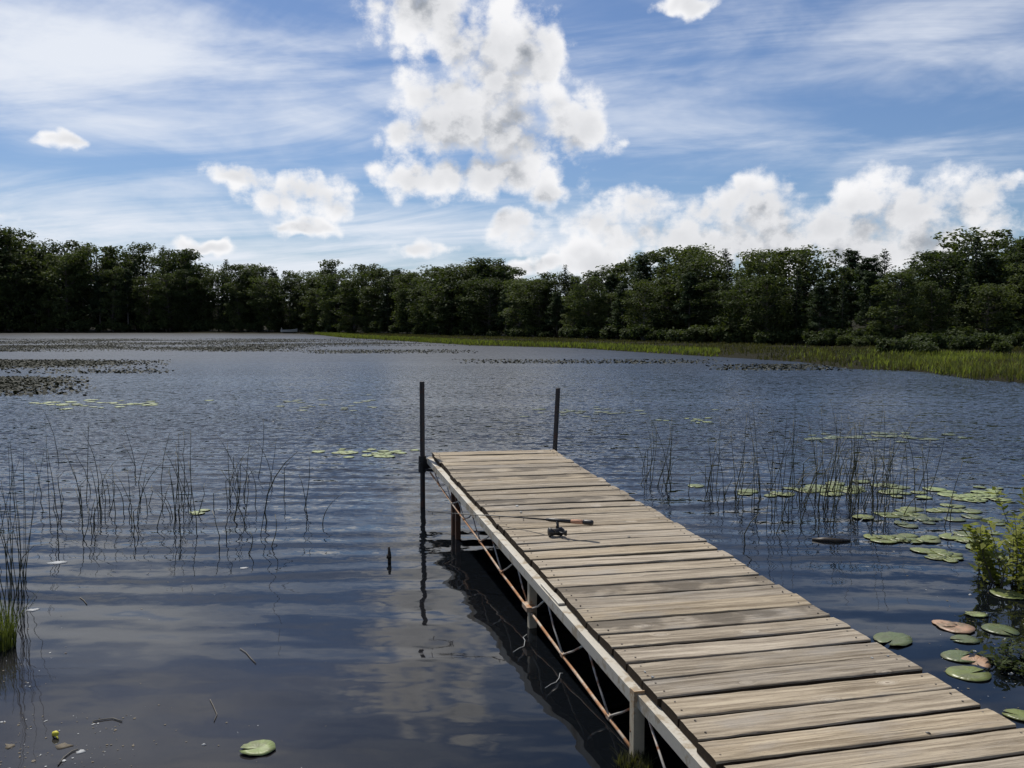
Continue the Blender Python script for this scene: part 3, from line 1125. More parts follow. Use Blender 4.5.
JOINT = -.70
for side_ in (0, 1):
    for (v0, v1, du) in ((JOINT + .006, V_END - .03, 0.0), (V_START + .05, JOINT - .006, .010)):
        mb = MB()
        if side_ == 0:
            channel(mb, -.046 + du, .004 + du, v0, v1, -.097, -.043, .006, True)
        else:
            channel(mb, W_ - .004 - du, W_ + .040 - du, v0, v1, -.097, -.043, .006, False)
        mb.build('side_rail', M['galv'], dock)
# end beam and cross beams under the boards
dock_box('end_beam', (-.03, V_END - .028, -.104), (W_ + .03, V_END - .002, -.040), M['galv'])
for v in (3.16, 1.95, .86, JOINT, -1.9, -3.1, -4.4):
    dock_box('cross_beam', (.046, v - .02, -.10), (W_ - .046, v + .02, -.045), M['beam'])
for u0 in (.006, W_ - .042):
    dock_box('nailer', (u0, V_START + .06, -.0805), (u0 + .036, V_END - .04, -.0405), M['end_grain_shade'])
dock_box('rail_patch', (-.040, .30, -.0418), (-.004, .62, -.030), M['galv'])

# lower chord and web of the truss, both sides
CH = [(4.24, -.172), (3.16, -.21), (2.13, -.235), (1.5, -.262), (.86, -.275), (.25, -.288), (-.40, -.298), (JOINT, -.304)]
CH2 = [(JOINT - .02, -.304), (-1.6, -.31), (-2.6, -.31), (-3.6, -.31)]


def chw(v):
    pts = sorted(CH + CH2)
    return float(np.interp(v, [p[0] for p in pts], [p[1] for p in pts]))


for u in (-.026, W_ + .026):
    for ch in (CH, CH2):
        mb = MB()
        mb.tube([(u, v, w + random.uniform(-.003, .003)) for v, w in ch], .0078, 8)
        mb.build('lower_chord', M['rusty'], dock, True)
    nodes = [3.75, 3.16, 2.7, 2.13, 1.51, .857, .246, -.402, -1.1, -1.75, -2.4, -3.05]
    for nv in nodes:
        w = chw(nv)
        for dv in (.30, -.31):
            if nv == 4.24: continue
            mb = MB()
            top = (u, nv + dv + random.uniform(-.02, .02), -.100)
            midp = (u + random.uniform(-.004, .004), nv + dv * .5, (w - .1) / 2 + random.uniform(-.006, .006))
            mb.tube([(u, nv, w + .006), midp, top], .0055, 6)
            mb.build('truss_brace', M['brace'], dock, True)
        mb = MB()
        mb.box((u - .009, nv - .018, w - .005), (u + .009, nv + .018, w + .013))
        mb.build('gusset', M['rusty'], dock)


def dock_z(u, v, zworld):
    """local w at which the vertical line through (u,v) reaches a world height"""
    p = D_W @ Vector((u, v, 0))
    q_ = D_I @ Vector((p.x, p.y, zworld))
    return q_


def leg(u, v, zbot, wtop, width, mat, holes=True, label=None, name='leg', flip=1):
    """upright angle iron with bolt heads, standing vertically"""
    mb = MB()
    a = Vector((u, v, wtop))
    b_ = dock_z(u, v, zbot)
    b_ = Vector((b_.x, b_.y, b_.z))
    ax = (b_ - a)
    for (du, dv, su, sv) in ((0, 0, .005, width), (.0052 * flip, 0, width * flip, .005)):
        vs = []
        for p in (a, b_):
            vs += [p + Vector((du, dv, 0)), p + Vector((du + su, dv, 0)), p + Vector((du + su, dv + sv, 0)), p + Vector((du, dv + sv, 0))]
        mb.add(vs, [(0, 1, 2, 3), (7, 6, 5, 4), (0, 4, 5, 1), (1, 5, 6, 2), (2, 6, 7, 3), (3, 7, 4, 0)])
    o = mb.build(name, mat, dock)
    if label: o['label'] = label
    if holes:
        mb = MB()
        for k, t in enumerate((.14, .26, .44, .58, .76)):
            p = a + ax * t + Vector((0, width * (.3 if k % 2 else .7), 0))
            mb.tube([p + Vector((-.003, 0, 0)), p + Vector((.001, 0, 0))], .0038, 8)
        mb.build('bolt', M['oldleg'], o)
    return o


leg(-.052, JOINT - .018, -1.0, -.03, .042, M['leg'], label='tan drilled leg standing in the nearest water')
leg(W_ + .052, JOINT - .018, -1.0, -.06, .042, M['leg'], flip=-1)
leg(-.036, .845, -1.2, -.10, .040, M['leg'], label='short leg with a rusty foot plate')
leg(W_ + .036, .845, -1.2, -.10, .040, M['leg'], flip=-1)
for u in (-.030, W_ + .03):
    mb = MB()
    mb.box((u - .03, .80, -.262), (u + .03, .90, -.235))
    mb.build('foot_plate', M['rusty'], dock)
leg(-.034, 3.16, -1.3, -.05, .05, M['oldleg'], False, 'dark rusted leg near the far end')
leg(-.030, 3.02, -1.3, -.05, .035, M['oldleg'], False)
leg(W_ + .034, 3.16, -1.3, -.05, .05, M['oldleg'], False, flip=-1)


def post(u, v, top_w, lean, label, rad=.0235):
    base = dock_z(u, v, -1.2)
    wtop = dock_z(u, v, 0) 
    p0 = Vector((base.x, base.y, base.z))
    axis = (Vector((u, v, 0)) - p0).normalized()
    p1 = Vector((u, v, 0)) + axis * top_w + Vector((lean, 0, 0))
    mb = MB()
    mb.tube([p0, Vector((u, v, 0)), p1 - axis * .004, p1], [rad, rad, rad, rad * .86], 14)
    o = mb.build('post', M['post'], dock, False)
    o['label'] = label
    mb = MB()
    s = 1 if u < .5 else -1
    mb.tube([Vector((u, v, -.19)), Vector((u, v, -.03))], rad + .013, 14)
    mb.box((min(u, u + s * .085), v - .028, -.15), (max(u, u + s * .085), v + .028, -.06))
    mb.build('bracket', M['black'], o)
    mb = MB()
    mb.tube([(u + s * .02, v - .035, -.16), (u + s * .10, v - .05, -.165), (u + s * .17, v - .09, -.155)], .014, 8)
    mb.tube([(u - s * .02, v - .045, -.10), (u - s * .02, v + .045, -.10)], .011, 8)
    mb.build('set_screw', M['black'], o)
    return o


pa = deck(424, 465, -.168)
post(-.085, 4.36, .68, .0, 'tall dark pipe at the left far corner')
post(W_ - .02 + .05, V_END + .03, .61, .03, 'shorter dark pipe at the right far corner')

# ------------------------------------------------------------------ fishing rod on the deck
rod = empty('fishing_rod')
rod.matrix_world = D_W
tag(rod, 'black fishing rod with reel and cork grip lying across the dock', 'fishing rod')


def lift(p, h):
    return Vector((p.x, p.y, h))


tip, r1, r2, r3, r4, butt = deck(428, 511.5, .03), deck(500, 516, .06), deck(546, 519.5, .09), deck(571, 521.5, .105), deck(583, 522, .11), deck(593, 522.8, .113)
h_tip, h_a, h_b = .02, .03, .055
mb = MB()
mb.tube([tip, tip.lerp(r1, .5) + Vector((0, 0, -.003)), r1, r2], [.0022, .0032, .0045, .006], 6)
blank = mb.build('rod_blank', M['black'], rod, True)
mb = MB()
for t in (.04, .22, .42, .62, .82):
    c = tip.lerp(r2, t) + Vector((0, 0, -.012))
    for k in range(10):
        a, a2 = k * .6283, (k + 1) * .6283
        mb.tube([c + Vector((0, math.cos(a) * .009, math.sin(a) * .009)), c + Vector((0, math.cos(a2) * .009, math.sin(a2) * .009))], .0012, 4, caps=False)
    mb.tube([c + Vector((0, 0, .009)), c + Vector((.004, 0, .013))], .0015, 4)
mb.build('line_guide', M['black'], blank)
mb = MB()
mb.tube([r2, r2.lerp(r3, .15), r3], [.008, .012, .012], 10)
mb.build('reel_seat', M['black'], rod, True)
mb = MB()
mb.tube([r3, r3.lerp(r4, .5), r4], [.0125, .0145, .0130], 10)
mb.build('cork_grip', M['cork'], rod, True)
mb = MB()
mb.tube([r4, r4.lerp(butt, .2), r4.lerp(butt, .8), butt], [.0135, .0165, .0175, .014], 10)
mb.build('butt_cap', M['black'], rod, True)
# spinning reel hanging towards the camera, resting on the boards
rc = r2.lerp(r3, .45)
mb = MB()
mb.tube([rc, rc + Vector((0.0, -.015, -.03)), rc + Vector((-.005, -.02, -.045))], [.011, .009, .012], 8)
reel = mb.build('reel_foot', M['black'], rod, True)
cc = rc + Vector((-.005, -.03, -.066))
mb = MB()
mb.tube([cc + Vector((-.062, 0, 0)), cc + Vector((-.056, 0, 0)), cc + Vector((-.02, 0, 0)), cc + Vector((.026, 0, 0)), cc + Vector((.044, 0, 0))], [.020, .030, .021, .029, .016], 16)
mb.build('spool', M['black'], reel, True)
mb = MB()
mb.tube([cc, cc + Vector((.01, -.045, .004)), cc + Vector((.035, -.06, .004))], .006, 8)
mb.tube([cc + Vector((.035, -.06, -.010)), cc + Vector((.035, -.06, .022))], .009, 8)
mb.build('crank', M['black'], reel, True)
mb = MB()
mb.tube([cc + Vector((-.02, .03 * math.cos(a), .03 * math.sin(a))) + Vector((-.035 * math.sin(a) ** 2, 0, 0)) for a in np.linspace(0, math.pi, 9)], .0022, 5)
mb.build('bail_wire', M['nail'], reel, True)

# pale droppings and scraps on the boards
def scrap(px, py, size, label, seed, group=None, mat='foam', name='leaf_scrap', cat='scrap'):
    r = np.random.default_rng(seed)
    p = D_W @ deck(px, py, .004)
    mb = MB()
    n = 9
    ring = [(size * (.6 + .6 * r.random()) * math.cos(a), size * .55 * (.6 + .6 * r.random()) * math.sin(a), .0015 + .002 * r.random()) for a in np.linspace(0, 6.283, n + 1)[:-1]]
    low = [(x * .95, y * .95, -.002) for x, y, z in ring]
    mb.add(ring + low + [(0, 0, .005)], [(k, (k + 1) % n, 2 * n) for k in range(n)] + [(k + n, (k + 1) % n + n, (k + 1) % n, k) for k in range(n)] + [tuple(range(n, 2 * n))[::-1]])
    o = mb.build(name, M[mat], None)
    o.location = p
    o.rotation_euler = (0, 0, r.random() * 6)
    return tag(o, label, cat, group)


scrap(517, 506, .022, 'pale scrap lying upper left of the fishing reel', 1)
scrap(521, 512, .014, 'small pale crumb just above the fishing rod', 2)
scrap(629, 537, .024, 'pale chip right of the fishing rod butt', 3, mat='twig')
scrap(652.5, 677, .007, 'white speck at the left edge of the near boards', 4)
scrap(645, 672, .006, 'white speck beside the joint of the side rail', 5)
scrap(872, 658, .008, 'white speck at the right edge of the near boards', 6)
scrap(888, 656, .007, 'white speck beside the board ends over the lily pads', 8)
scrap(928, 733, .010, 'black fir cone scale caught in a gap of the near boards', 7, mat='black', name='cone_scale', cat='cone')


# ------------------------------------------------------------------ reeds standing in the water
REEDS = []
for s_ in range(14):
    r = np.random.default_rng(200 + s_)
    ln = r.normal() * .05
    bd = r.normal() * .08
    pts, rad = [], []
    kink = r.random() < .2
    for t in np.linspace(0, 1, 9):
        x = ln * t + bd * t ** 3 + (.25 * max(0, t - .75) * (1 if r.random() < .5 else -1) * .0)
        z = 1.35 * t - .35
        if kink and t > .7:
            x += (t - .7) * .9
            z -= (t - .7) * .9
        pts.append((x, r.normal() * .004, z))
        rad.append(.0032 * (1 - .6 * t))
    mb = MB()
    mb.tube(pts, rad, 5)
    REEDS.append(mb.mesh('reed', M['reed'], True))


def reed(px, py, hpx, label, group, lean=0.0, thick=1.0):
    p = at(px, py)
    h = hpx * p.y / F
    o = link('reed', REEDS[random.randrange(len(REEDS))])
    o.location = p
    s = h / 1.0
    o.scale = (s * 1.0, s, s)
    th = thick * max(1.0, p.y / 7.5) / max(s, .3)
    o.scale = (max(.6, min(1.6, th)), max(.6, min(1.6, th)), s)
    o.rotation_euler = (random.gauss(0, .05), lean + random.gauss(0, .05), random.gauss(0, .5))
    return tag(o, label, 'reed', group)


LL = 'thin dark reed standing in open water left of the dock'
for k in range(74):
    u = random.random()
    if u < .82:
        px, py = random.gauss(150, 78), random.gauss(516, 17)
    else:
        px, py = random.uniform(40, 335), random.uniform(455, 520)
    if px < 42 or px > 335: continue
    reed(px, py, max(22, random.gauss(44, 15) * (1.0 if py > 490 else .7)), LL, 'reeds left of the dock', .03)
for px, py, h in [(193, 505, 75), (183, 517, 70), (200, 530, 70), (85, 500, 78), (60, 520, 75), (50, 522, 88), (140, 500, 55), (245, 525, 60), (135, 475, 50), (255, 478, 60), (323, 525, 34), (230, 520, 58), (170, 530, 60), (100, 520, 50)]:
    reed(px, py, h, LL, 'reeds left of the dock')
LB = 'tall dark reed in the dense bunch at the left edge of the photo'
for k in range(26):
    px = random.gauss(14, 13)
    reed(px, random.uniform(570, 625), random.uniform(95, 175), LB, 'reeds in the bunch at the left edge', random.gauss(0, .10), .8)
LR = 'thin dark reed in the thick bed right of the dock'
for k in range(120):
    u = random.random()
    if u < .72:
        px, py = random.gauss(842, 42), random.gauss(503, 11)
    elif u < .88:
        px, py = random.uniform(740, 960), random.uniform(490, 525)
    else:
        px, py = random.uniform(770, 900), random.uniform(505, 535)
    reed(px, py, max(26, random.gauss(58, 19)), LR, 'reeds in the bed right of the dock', random.gauss(.14, .10))
LM = 'leaning dark reed between the dock boards and the thick reed bed'
for k in range(34):
    px = random.uniform(640, 745)
    py = 484 + (px - 640) * .18 + random.gauss(0, 7)
    reed(px, py, max(24, random.gauss(50, 14)), LM, 'reeds close to the dock on its right', random.gauss(.16, .12))
# the big bent reed
p = at(268, 522)
mb = MB()
sc = p.y / F
pts = [((x - 268) * sc, 0, (522 - y) * sc) for x, y in [(270, 560), (268, 530), (265, 512), (268, 494), (276, 476), (286, 462), (299, 450)]]
mb.tube(pts, [.006, .006, .006, .0055, .005, .004, .002], 6)
o = mb.build('reed', M['reed'], None, True)
o.location = p
tag(o, 'single long reed bent over to the right in open water left of the dock', 'reed')
p = at(345 + 400, 545)
mb = MB()
sc = p.y / F
mb.tube([((x - 745) * sc, 0, (545 - y) * sc) for x, y in [(760, 572), (749, 556), (745, 545), (744, 534), (750, 522), (759, 512)]], [.005, .005, .005, .0045, .004, .002], 6)
o = mb.build('reed', M['reed'], None, True)
o.location = p
tag(o, 'short hooked reed nearest the dock in front of the reed bed', 'reed')


# ------------------------------------------------------------------ lily pads
def pad_mesh(seed, rad=.1, mat='pad', curl=.004, torn=0.0):
    r = np.random.default_rng(seed)
    n = 26
    a0 = .16
    ring, mid = [], []
    el = .78 + .2 * r.random()
    for k in range(n):
        a = a0 + (6.283 - 2 * a0) * k / (n - 1)
        rr = rad * (1 + .04 * math.sin(3 * a + r.random()) + r.normal() * .012 - torn * r.random() * .3)
        zc = .0028 + abs(r.normal()) * curl * .6 + curl * .6 * (1 + math.sin(2 * a + seed))
        ring.append((rr * math.cos(a), rr * math.sin(a) * el, zc))
        mid.append((rr * .55 * math.cos(a), rr * .55 * math.sin(a) * el, .0032 + r.normal() * .0006))
    low = [(x * .995, y * .995, z - .0016) for x, y, z in ring]
    c0 = (rad * .05, 0, .0035)
    mb = MB()
    fs = [(k, k + 1, n + k + 1, n + k) for k in range(n - 1)] + [(n + k, n + k + 1, 3 * n) for k in range(n - 1)] + [(2 * n + k, 2 * n + k + 1, k + 1, k) for k in range(n - 1)]
    mb.add(ring + mid + low + [c0], fs)
    return mb.mesh('lily_pad', M[mat], True)


PADS = {m_: [pad_mesh(300 + i, .1, m_, .0015 + .001 * i, .2 * (i == 2)) for i in range(4)] for m_ in ('pad', 'pad_dim', 'pad_pink', 'pad_lime')}


def pad(px, py, rpx, mat, label, group=None, i=None, tilt=.012, name='lily_pad', cat='lily pad'):
    p = at(px, py, .0015)
    o = link(name, PADS[mat][random.randrange(4) if i is None else i])
    s = rpx * p.y / F / .1
    o.scale = (s, s, 1.0)
    o.location = p
    o.rotation_euler = (random.gauss(0, tilt), random.gauss(0, tilt), random.random() * 6.28)
    return tag(o, label, cat, group)


pad(258, 749, 19, 'pad_lime', 'single yellow green lily pad with a torn edge in the open water at bottom', i=2)
pad(956, 628, 19, 'pad_pink', 'pinkish brown lily pad beside the dock, largest of the brown ones', i=2)
pad(944, 624, 12, 'pad_pink', 'smaller pinkish pad overlapping the left of the large brown one', i=1)
pad(976, 663, 15, 'pad_pink', 'small brown pad touching the big green pad near the dock', i=0, tilt=.08)
pad(969, 674, 22, 'pad', 'big smooth green lily pad nearest the dock boards', i=0, tilt=.01)
pad(976, 615, 11, 'pad_lime', 'small bright green pad just above the large brown pad')
pad(960, 657, 19, 'pad_dim', 'dull green pad just above the big smooth green one')
pad(1000, 630, 18, 'pad_dim', 'dull pad between the brown pad and the dark water plant')
pad(965, 640, 14, 'pad_dim', 'half sunk dull pad below the large brown pad')
pad(1020, 716, 16, 'pad', 'green pad cut by the right edge of the photo, beside the board ends')
pad(893, 640, 22, 'pad_dim', 'dull half sunk pad tucked against the right side of the dock')
pad(1008, 595, 18, 'pad', 'wide pad lying in front of the leafy bush on the right')
GRP_P = [((905, 540), (44, 3), 12, 'pad', 'green lily pad in the short row beside the reed bed', 'pads in the row beside the reed bed', 11),
         ((955, 555), (38, 7), 13, 'pad', 'green lily pad left of the leafy bush on the right', 'pads left of the leafy bush', 14),
         ((985, 538), (26, 5), 12, 'pad', 'green lily pad behind the leafy bush on the right', 'pads behind the leafy bush', 9),
         ((905, 513), (45, 4), 11, 'pad', 'green lily pad in the row below the reed bed', 'pads below the reed bed', 13),
         ((840, 490), (85, 5), 10, 'pad', 'small lily pad floating among the reeds right of the dock', 'pads among the reeds', 46),
         ((970, 495), (36, 6), 11, 'pad_lime', 'yellow green lily pad at the far right behind the reeds', 'pads far right behind the reeds', 24),
         ((960, 520), (45, 4), 11, 'pad_dim', 'dull lily pad between the reed bed and the leafy bush', 'dull pads at right', 12),
         ((880, 437), (60, 3), 7, 'pad_dim', 'dull pad in the pale patch on open water far right', 'pads in the far right patch', 34),
         ((365, 452), (42, 3), 7, 'pad_lime', 'bright lily pad in the patch left of the dock end', 'pads left of the dock end', 22),
         ((600, 412), (60, 3), 5, 'pad_dim', 'small pad in the thin patch behind the dock end', 'pads behind the dock end', 26),
         ((690, 420), (22, 2), 5, 'pad_lime', 'small bright pad in the patch right of the dock pipe', 'pads right of the dock pipe', 10),
         ((200, 512), (10, 3), 7, 'pad_lime', 'pale green pad among the reeds left of the dock', 'pads among the left reeds', 3),
         ((90, 405), (80, 4), 6, 'pad_lime', 'pale pad in the light streak on the far left water', 'pads in the left streak', 40),
         ((140, 404), (14, 1.5), 6, 'pad_lime', 'pale pad in the small bright raft on the left water', 'pads in the small bright raft', 10),
         ((330, 404), (70, 5), 5, 'pad_dim', 'small dull pad on the water left of the dock pipe', 'pads left of the dock pipe', 24)]
for (c, sd, rp_, mat, lb, gp, n) in GRP_P:
    for k in range(n):
        pad(random.gauss(c[0], sd[0] * .6), random.gauss(c[1], sd[1] * .7), rp_ * random.uniform(.6, 1.15), mat, lb, gp)


# dense rafts of small floating leaves far out: nobody could count them
def raft(name, bands, label, size, dens, tilt=.5):
    Ps = []
    for (x0, x1, y0, y1, n) in bands:
        # thick in the middle of the band, thin at its rim
        k = int(n * 4.4)
        px = rng.uniform(x0, x1, k)
        v = rng.random(k)
        # even in ground distance
        d0, d1 = CAMH * F / (y1 - HZ), CAMH * F / (y0 - HZ)
        d = d0 + (d1 - d0) * v
        Q = np.column_stack([(px - 512) / F * d, d])
        w = np.sin(Q[:, 0] * .35 + 2.0 * np.sin(Q[:, 1] * .12)) + np.sin(Q[:, 1] * .5 + 1.5 * np.sin(Q[:, 0] * .2)) + rng.normal(size=k) * 1.1
        e = np.minimum(np.minimum((px - x0) / 60, (x1 - px) / 90) if x0 > 0 else (x1 - px) / 90, 1.0)
        e2 = np.minimum(np.minimum(v, 1 - v) * 6, 1.0)
        ok = (w > -.15) & (rng.random(k) < np.clip(e, 0, 1) * e2) & inside(Q, SHORE)
        Ps.append(Q[ok])
    Q = np.concatenate(Ps)
    n = len(Q)
    s = size * rng.uniform(.5, 1.3, n)
    nr = np.column_stack([rng.normal(size=n) * tilt * .6, rng.normal(size=n) * tilt, np.ones(n)])
    nr /= np.linalg.norm(nr, axis=1, keepdims=True)
    a = rng.normal(size=(n, 3))
    t = a - nr * (a * nr).sum(1, keepdims=True)
    t /= np.linalg.norm(t, axis=1, keepdims=True)
    u = np.cross(nr, t)
    C_ = np.column_stack([Q, .008 + s * .22 * rng.random(n)])
    V = []
    for k in range(6):
        an = k * 1.0472
        V.append(C_ + (t * math.cos(an) + u * math.sin(an) * .85) * s[:, None])
    V = np.stack(V, 1).reshape(-1, 3)
    Fc = np.arange(6 * n).reshape(n, 6)
    return tag(link(name, np_mesh(name, V, Fc, M['pad_far'])), label, name.replace('_', ' '), kind='stuff')


raft('floating_leaves', [(-80, 420, 338.5, 347, 15000), (-80, 330, 345, 352, 9000), (300, 480, 349, 354, 1800), (-80, 175, 359, 374, 7000), (-80, 95, 376, 397, 2600),
                         (450, 730, 359, 364, 900), (330, 480, 343, 346, 1200), (700, 900, 364, 371, 700)],
     'dark speckled rafts of small floating leaves on the far water', .05, 1)


# ------------------------------------------------------------------ leafy plants on the right bank and the left clump
def leafy_plant(name, px, py, hpx, wpx, nst, label, cat, seed, mat='bank_leaf', lf=.030):
    r = np.random.default_rng(seed)
    p = at(px, py)
    sc = p.y / F
    root = empty(name, p)
    mb = MB()
    Cs, Ss, Ns = [], [], []
    for k in range(nst):
        a = r.random() * 6.28
        rr = wpx * sc * math.sqrt(r.random())
        b0 = Vector((math.cos(a) * rr * .6, math.sin(a) * rr * .6, -.06))
        h = hpx * sc * (.55 + .5 * r.random()) * (1 - .35 * (rr / (wpx * sc)) ** 2)
        top = b0 + Vector((math.cos(a) * rr * .5 + r.normal() * .03, math.sin(a) * rr * .5 + r.normal() * .03, h))
        midp = (b0 + top) / 2 + Vector((r.normal() * .02, r.normal() * .02, .03))
        mb.tube([b0, midp, top], [.004, .003, .0015], 5)
        m = int(10 + h * 40)
        for j in range(m):
            t = .12 + .88 * (j + r.random()) / m
            q_ = b0.lerp(midp, t * 2) if t < .5 else midp.lerp(top, t * 2 - 1)
            aa = j * 2.4 + r.normal() * .4
            out_ = np.array([math.cos(aa), math.sin(aa), .35])
            L = lf * (.7 + .6 * r.random())
            Cs.append(np.array(q_) + out_ * L * .9)
            Ss.append(L)
            Ns.append(out_ * -.35 + np.array([0, 0, 1]) + r.normal(size=3) * .25)
    C_, N_ = np.array(Cs), np.array(Ns)
    V, Fc = quads(C_, np.array(Ss), N_, .52, r)
    V[:, 2] = np.maximum(V[:, 2], .004 + .002 * r.random(len(V)))
    mb.build('stem', M['bark'], root)
    link('foliage', np_mesh('foliage', V, Fc, M[mat]), root)
    return tag(root, label, cat)


leafy_plant('leafy_bush', 1020, 584, 92, 48, 34, 'bright leafy bush growing out of the water at the right edge', 'bush', 51, 'bank_leaf', .038)
leafy_plant('leafy_bush', 1066, 570, 120, 60, 40, 'taller leafy bush cut off by the right edge of the photo', 'bush', 54, 'bank_leaf', .040)
leafy_plant('water_plant', 1012, 664, 34, 40, 26, 'low dark leafy plant in the water below the bright bush', 'water plant', 52, 'shrub', .022)
leafy_plant('water_sprig', 978, 570, 40, 10, 4, 'slim leafy sprig standing just left of the bright bush', 'sprig', 53, 'bank_leaf', .034)

# grass clump at the left edge
p = at(-9, 648)
n = 420
a = rng.random(n) * 6.283
rr = .12 * np.sqrt(rng.random(n))
Pp = np.column_stack([rr * np.cos(a), rr * np.sin(a), np.full(n, -.03)])
V, Fc = blades(Pp, rng.uniform(.10, .34, n), rng.uniform(.0018, .0036, n), .32)
o = link('grass_clump', np_mesh('grass_clump', V, Fc, M['grass']))
o.location = p
tag(o, 'green grass clump growing from the water at the left edge', 'grass clump')
# mossy tuft where the tan leg enters the water
p = at(634, 765)
n = 240
a = rng.random(n) * 6.283
rr = .07 * np.sqrt(rng.random(n))
Pp = np.column_stack([rr * np.cos(a), rr * np.sin(a), np.full(n, -.02)])
V, Fc = blades(Pp, rng.uniform(.03, .075, n), rng.uniform(.002, .004, n), .6)
o = link('moss_tuft', np_mesh('moss_tuft', V, Fc, M['sedge']))
o.location = p
tag(o, 'small mossy tuft at the foot of the tan dock leg', 'moss')


# ------------------------------------------------------------------ flotsam
def float_bit(name, pts_px, rad, mat, label, cat, h=.0):
    c = at(*pts_px[0])
    mb = MB()
    P3 = [at(px, py) - c + Vector((0, 0, .004 + h * k)) for k, (px, py) in enumerate(pts_px)]
    mb.tube(P3, rad, 6)
    o = mb.build(name, M[mat], None, True)
    o.location = c
    return tag(o, label, cat)


float_bit('twig', [(240, 649), (246, 653), (251, 659), (256, 664)], .0022, 'twig', 'pale twig floating lowest left of the dark ripples', 'twig')
float_bit('twig', [(80, 598), (84, 601), (87, 605)], .0026, 'twig', 'short pale twig floating above the pale twig in open water', 'twig')
float_bit('twig', [(93, 722), (104, 720), (113, 719), (122, 722)], .0026, 'twig', 'bent grey twig floating above the yellow bud', 'twig')
float_bit('twig', [(58, 766), (64, 758), (72, 752), (78, 750)], .0026, 'twig', 'pale stalk floating by the bottom edge near the yellow bud', 'twig')
float_bit('twig', [(210, 700), (213, 706), (217, 715), (214, 722)], .0018, 'twig', 'thin curled stalk floating above the single lily pad', 'twig')
for i, (a_, lb) in enumerate([([(513, 653), (519, 649), (524, 647), (525, 641), (523, 638), (527, 635)], 'wriggly white rootlet under the dock farther from the tan leg'),
                              ([(545, 689), (551, 685), (556, 683), (559, 679), (560, 674), (563, 674)], 'white rootlet under the dock nearer the tan leg')]):
    float_bit('reflection', a_, .0019, 'foam', lb, 'reflection')  # wavering reflection of the truss, modelled as thin white tubes
# small white scraps on the water
def water_scrap(px, py, w, h, label, seed, mat='foam', name='foam_scrap', cat='foam'):
    r = np.random.default_rng(seed)
    p = at(px, py)
    s = p.y / F
    mb = MB()
    n = 10
    ring = [(w * s * (.45 + .85 * r.random()) * math.cos(a), w * s * .8 * (.45 + .85 * r.random()) * math.sin(a), .0015) for a in np.linspace(0, 6.283, n + 1)[:-1]]
    mb.add(ring + [(0, 0, h)] + [(x * .9, y * .9, -.008) for x, y, z in ring], [(k, (k + 1) % n, n) for k in range(n)] + [(k + n + 1, (k + 1) % n + n + 1, (k + 1) % n, k) for k in range(n)])
    o = mb.build(name, M[mat], None, True)
    o.location = p
    return tag(o, label, cat)


water_scrap(58, 563, 11, .006, 'white foam scrap on the water right of the left reed bunch', 1)
water_scrap(33, 610, 7, .003, 'thin white scum beside the green grass clump', 2)
water_scrap(244, 568, 5, .003, 'faint white scrap on the water below the bent reed', 3)
water_scrap(204, 745, 2.2, .008, 'white speck left of the single lily pad', 4)
water_scrap(1011, 674, 3.0, .010, 'white petal on the water right of the big green pad', 5)
water_scrap(1005, 640, 2.5, .012, 'white petal on the dark water plant', 6)
water_scrap(973, 659, 3.0, .014, 'white petal lying on the small brown pad', 7)
water_scrap(970, 595, 2.4, .010, 'white petal floating left of the bright bush', 8)
water_scrap(80, 752, 5, .002, 'pale scum near the yellow bud at the bottom left', 9)
water_scrap(64, 746, 8, .001, 'brown dead leaf floating beside the yellow bud', 10, 'debris', 'dead_leaf', 'leaf')
water_scrap(10, 746, 8, .001, 'brown dead leaf floating in the bottom left corner', 12, 'debris', 'dead_leaf', 'leaf')
# specks of dead leaf, seed and scum in the shallows: nobody could count them
fl = MB()
rr_ = np.random.default_rng(77)
for (x0, x1, y0, y1, n) in [(-10, 135, 712, 790, 170), (0, 70, 600, 700, 40), (925, 1050, 585, 730, 120), (860, 1020, 500, 580, 50), (130, 330, 660, 790, 40), (20, 330, 540, 640, 30)]:
    for k in range(n):
        c = at(rr_.uniform(x0, x1), rr_.uniform(y0, y1), .0012)
        sz = rr_.uniform(.0015, .006) * (1.8 if rr_.random() < .12 else 1)
        an, el_ = rr_.random() * 6.28, rr_.uniform(.3, 1.0)
        ring = []
        for q_ in range(6):
            t_ = q_ * 1.047
            ux, uy = math.cos(t_) * sz * rr_.uniform(.6, 1.3), math.sin(t_) * sz * el_ * rr_.uniform(.6, 1.3)
            ring.append((c.x + ux * math.cos(an) - uy * math.sin(an), c.y + ux * math.sin(an) + uy * math.cos(an), c.z + rr_.random() * .0012))
        fl.add(ring, [tuple(range(6))], int(rr_.random() < .3))
tag(fl.build('floating_debris', [M['debris'], M['foam']]), 'scattered specks of dead leaf and scum on the shallow water', 'floating debris', kind='stuff')
# dark log in the reed bed
float_bit('log', [(812, 540), (824, 541), (838, 542), (850, 541)], [.012, .03, .028, .01], 'darkwood', 'dark floating log beside the row of pads right of the dock', 'log')
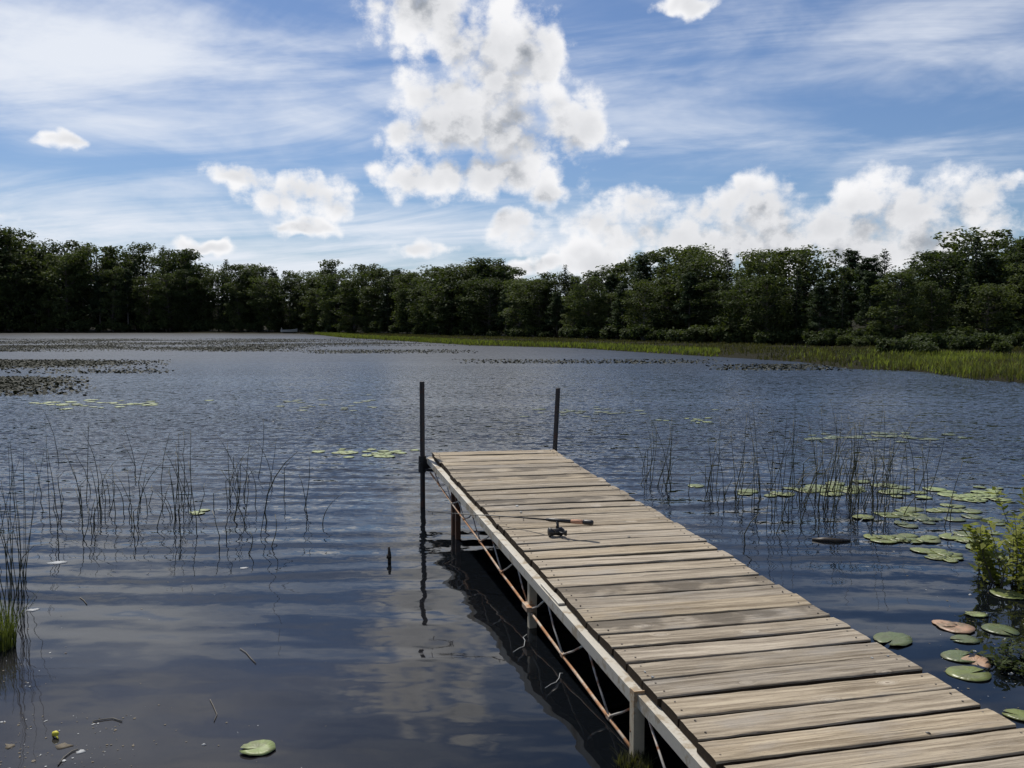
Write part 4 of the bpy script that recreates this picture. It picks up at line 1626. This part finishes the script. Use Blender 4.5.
# dark stake
p = at(389, 563)
mb = MB()
mb.tube([(0, 0, -.2), (.004, 0, .06), (.0, 0, .12)], [.012, .013, .008], 8)
mb.tube([(0, 0, .035), (0, 0, .065)], [.019, .016], 8)
o = mb.build('stake', M['darkwood'], None, True)
o.location = p
tag(o, 'short dark stake poking out of the water left of the dock', 'stake')
# yellow water lily bud
p = at(55, 737)
root = empty('lily_bud', p)
mb = MB()
mb.tube([(-.022, .02, .004), (0, 0, .012), (.026, -.025, .006)], [.003, .004, .003], 6)
mb.build('stalk', M['bud'], root, True)
mb = MB()
mb.tube([(-.012, 0, .012), (-.006, 0, .014), (.004, -.002, .016), (.013, -.004, .014), (.017, -.005, .013)], [.003, .010, .0125, .009, .003], 10)
mb.build('bud', M['bud'], root, True)
tag(root, 'small yellow water lily bud floating in the bottom left corner', 'bud')

# ------------------------------------------------------------------ pale boat pulled up on the far shore
d = 168.0
bx = (291 - 512) / F * d
bt = empty('rowing_boat', (bx, d - 1.0, .18), R(28))
bt.scale = (.85, .85, 1.1)
tag(bt, 'small pale boat pulled up on the far shore', 'boat')
mb = MB()
L = 3.6
st = []
for t in np.linspace(0, 1, 9):
    wv_ = .62 * (1 - (max(0, t - .35) / .65) ** 2.2) * (.86 + .14 * min(1, t / .2))
    sh = .42 + .22 * max(0, t - .5) ** 2 * 4
    st.append([(L * (t - .5), -wv_, sh), (L * (t - .5), -wv_ * .72, .06 + .12 * max(0, t - .6)), (L * (t - .5), wv_ * .72, .06 + .12 * max(0, t - .6)), (L * (t - .5), wv_, sh)])
vs = [p_ for row in st for p_ in row]
fs = [(i * 4 + k, i * 4 + k + 1, (i + 1) * 4 + k + 1, (i + 1) * 4 + k) for i in range(8) for k in range(3)] + [(0, 1, 2, 3)]
mb.add(vs, fs)
o = mb.build('hull', M['white'], bt)
sol = o.modifiers.new('wall', 'SOLIDIFY')
sol.thickness = .04
for xx in (-.9, .3):
    mb = MB()
    mb.box((xx - .12, -.52, .30), (xx + .12, .52, .335))
    mb.build('seat', M['white'], bt)
mb = MB()
mb.box((-1.78, -.16, .30), (-1.62, .16, .82))
mb.build('outboard_motor', M['galv'], bt)
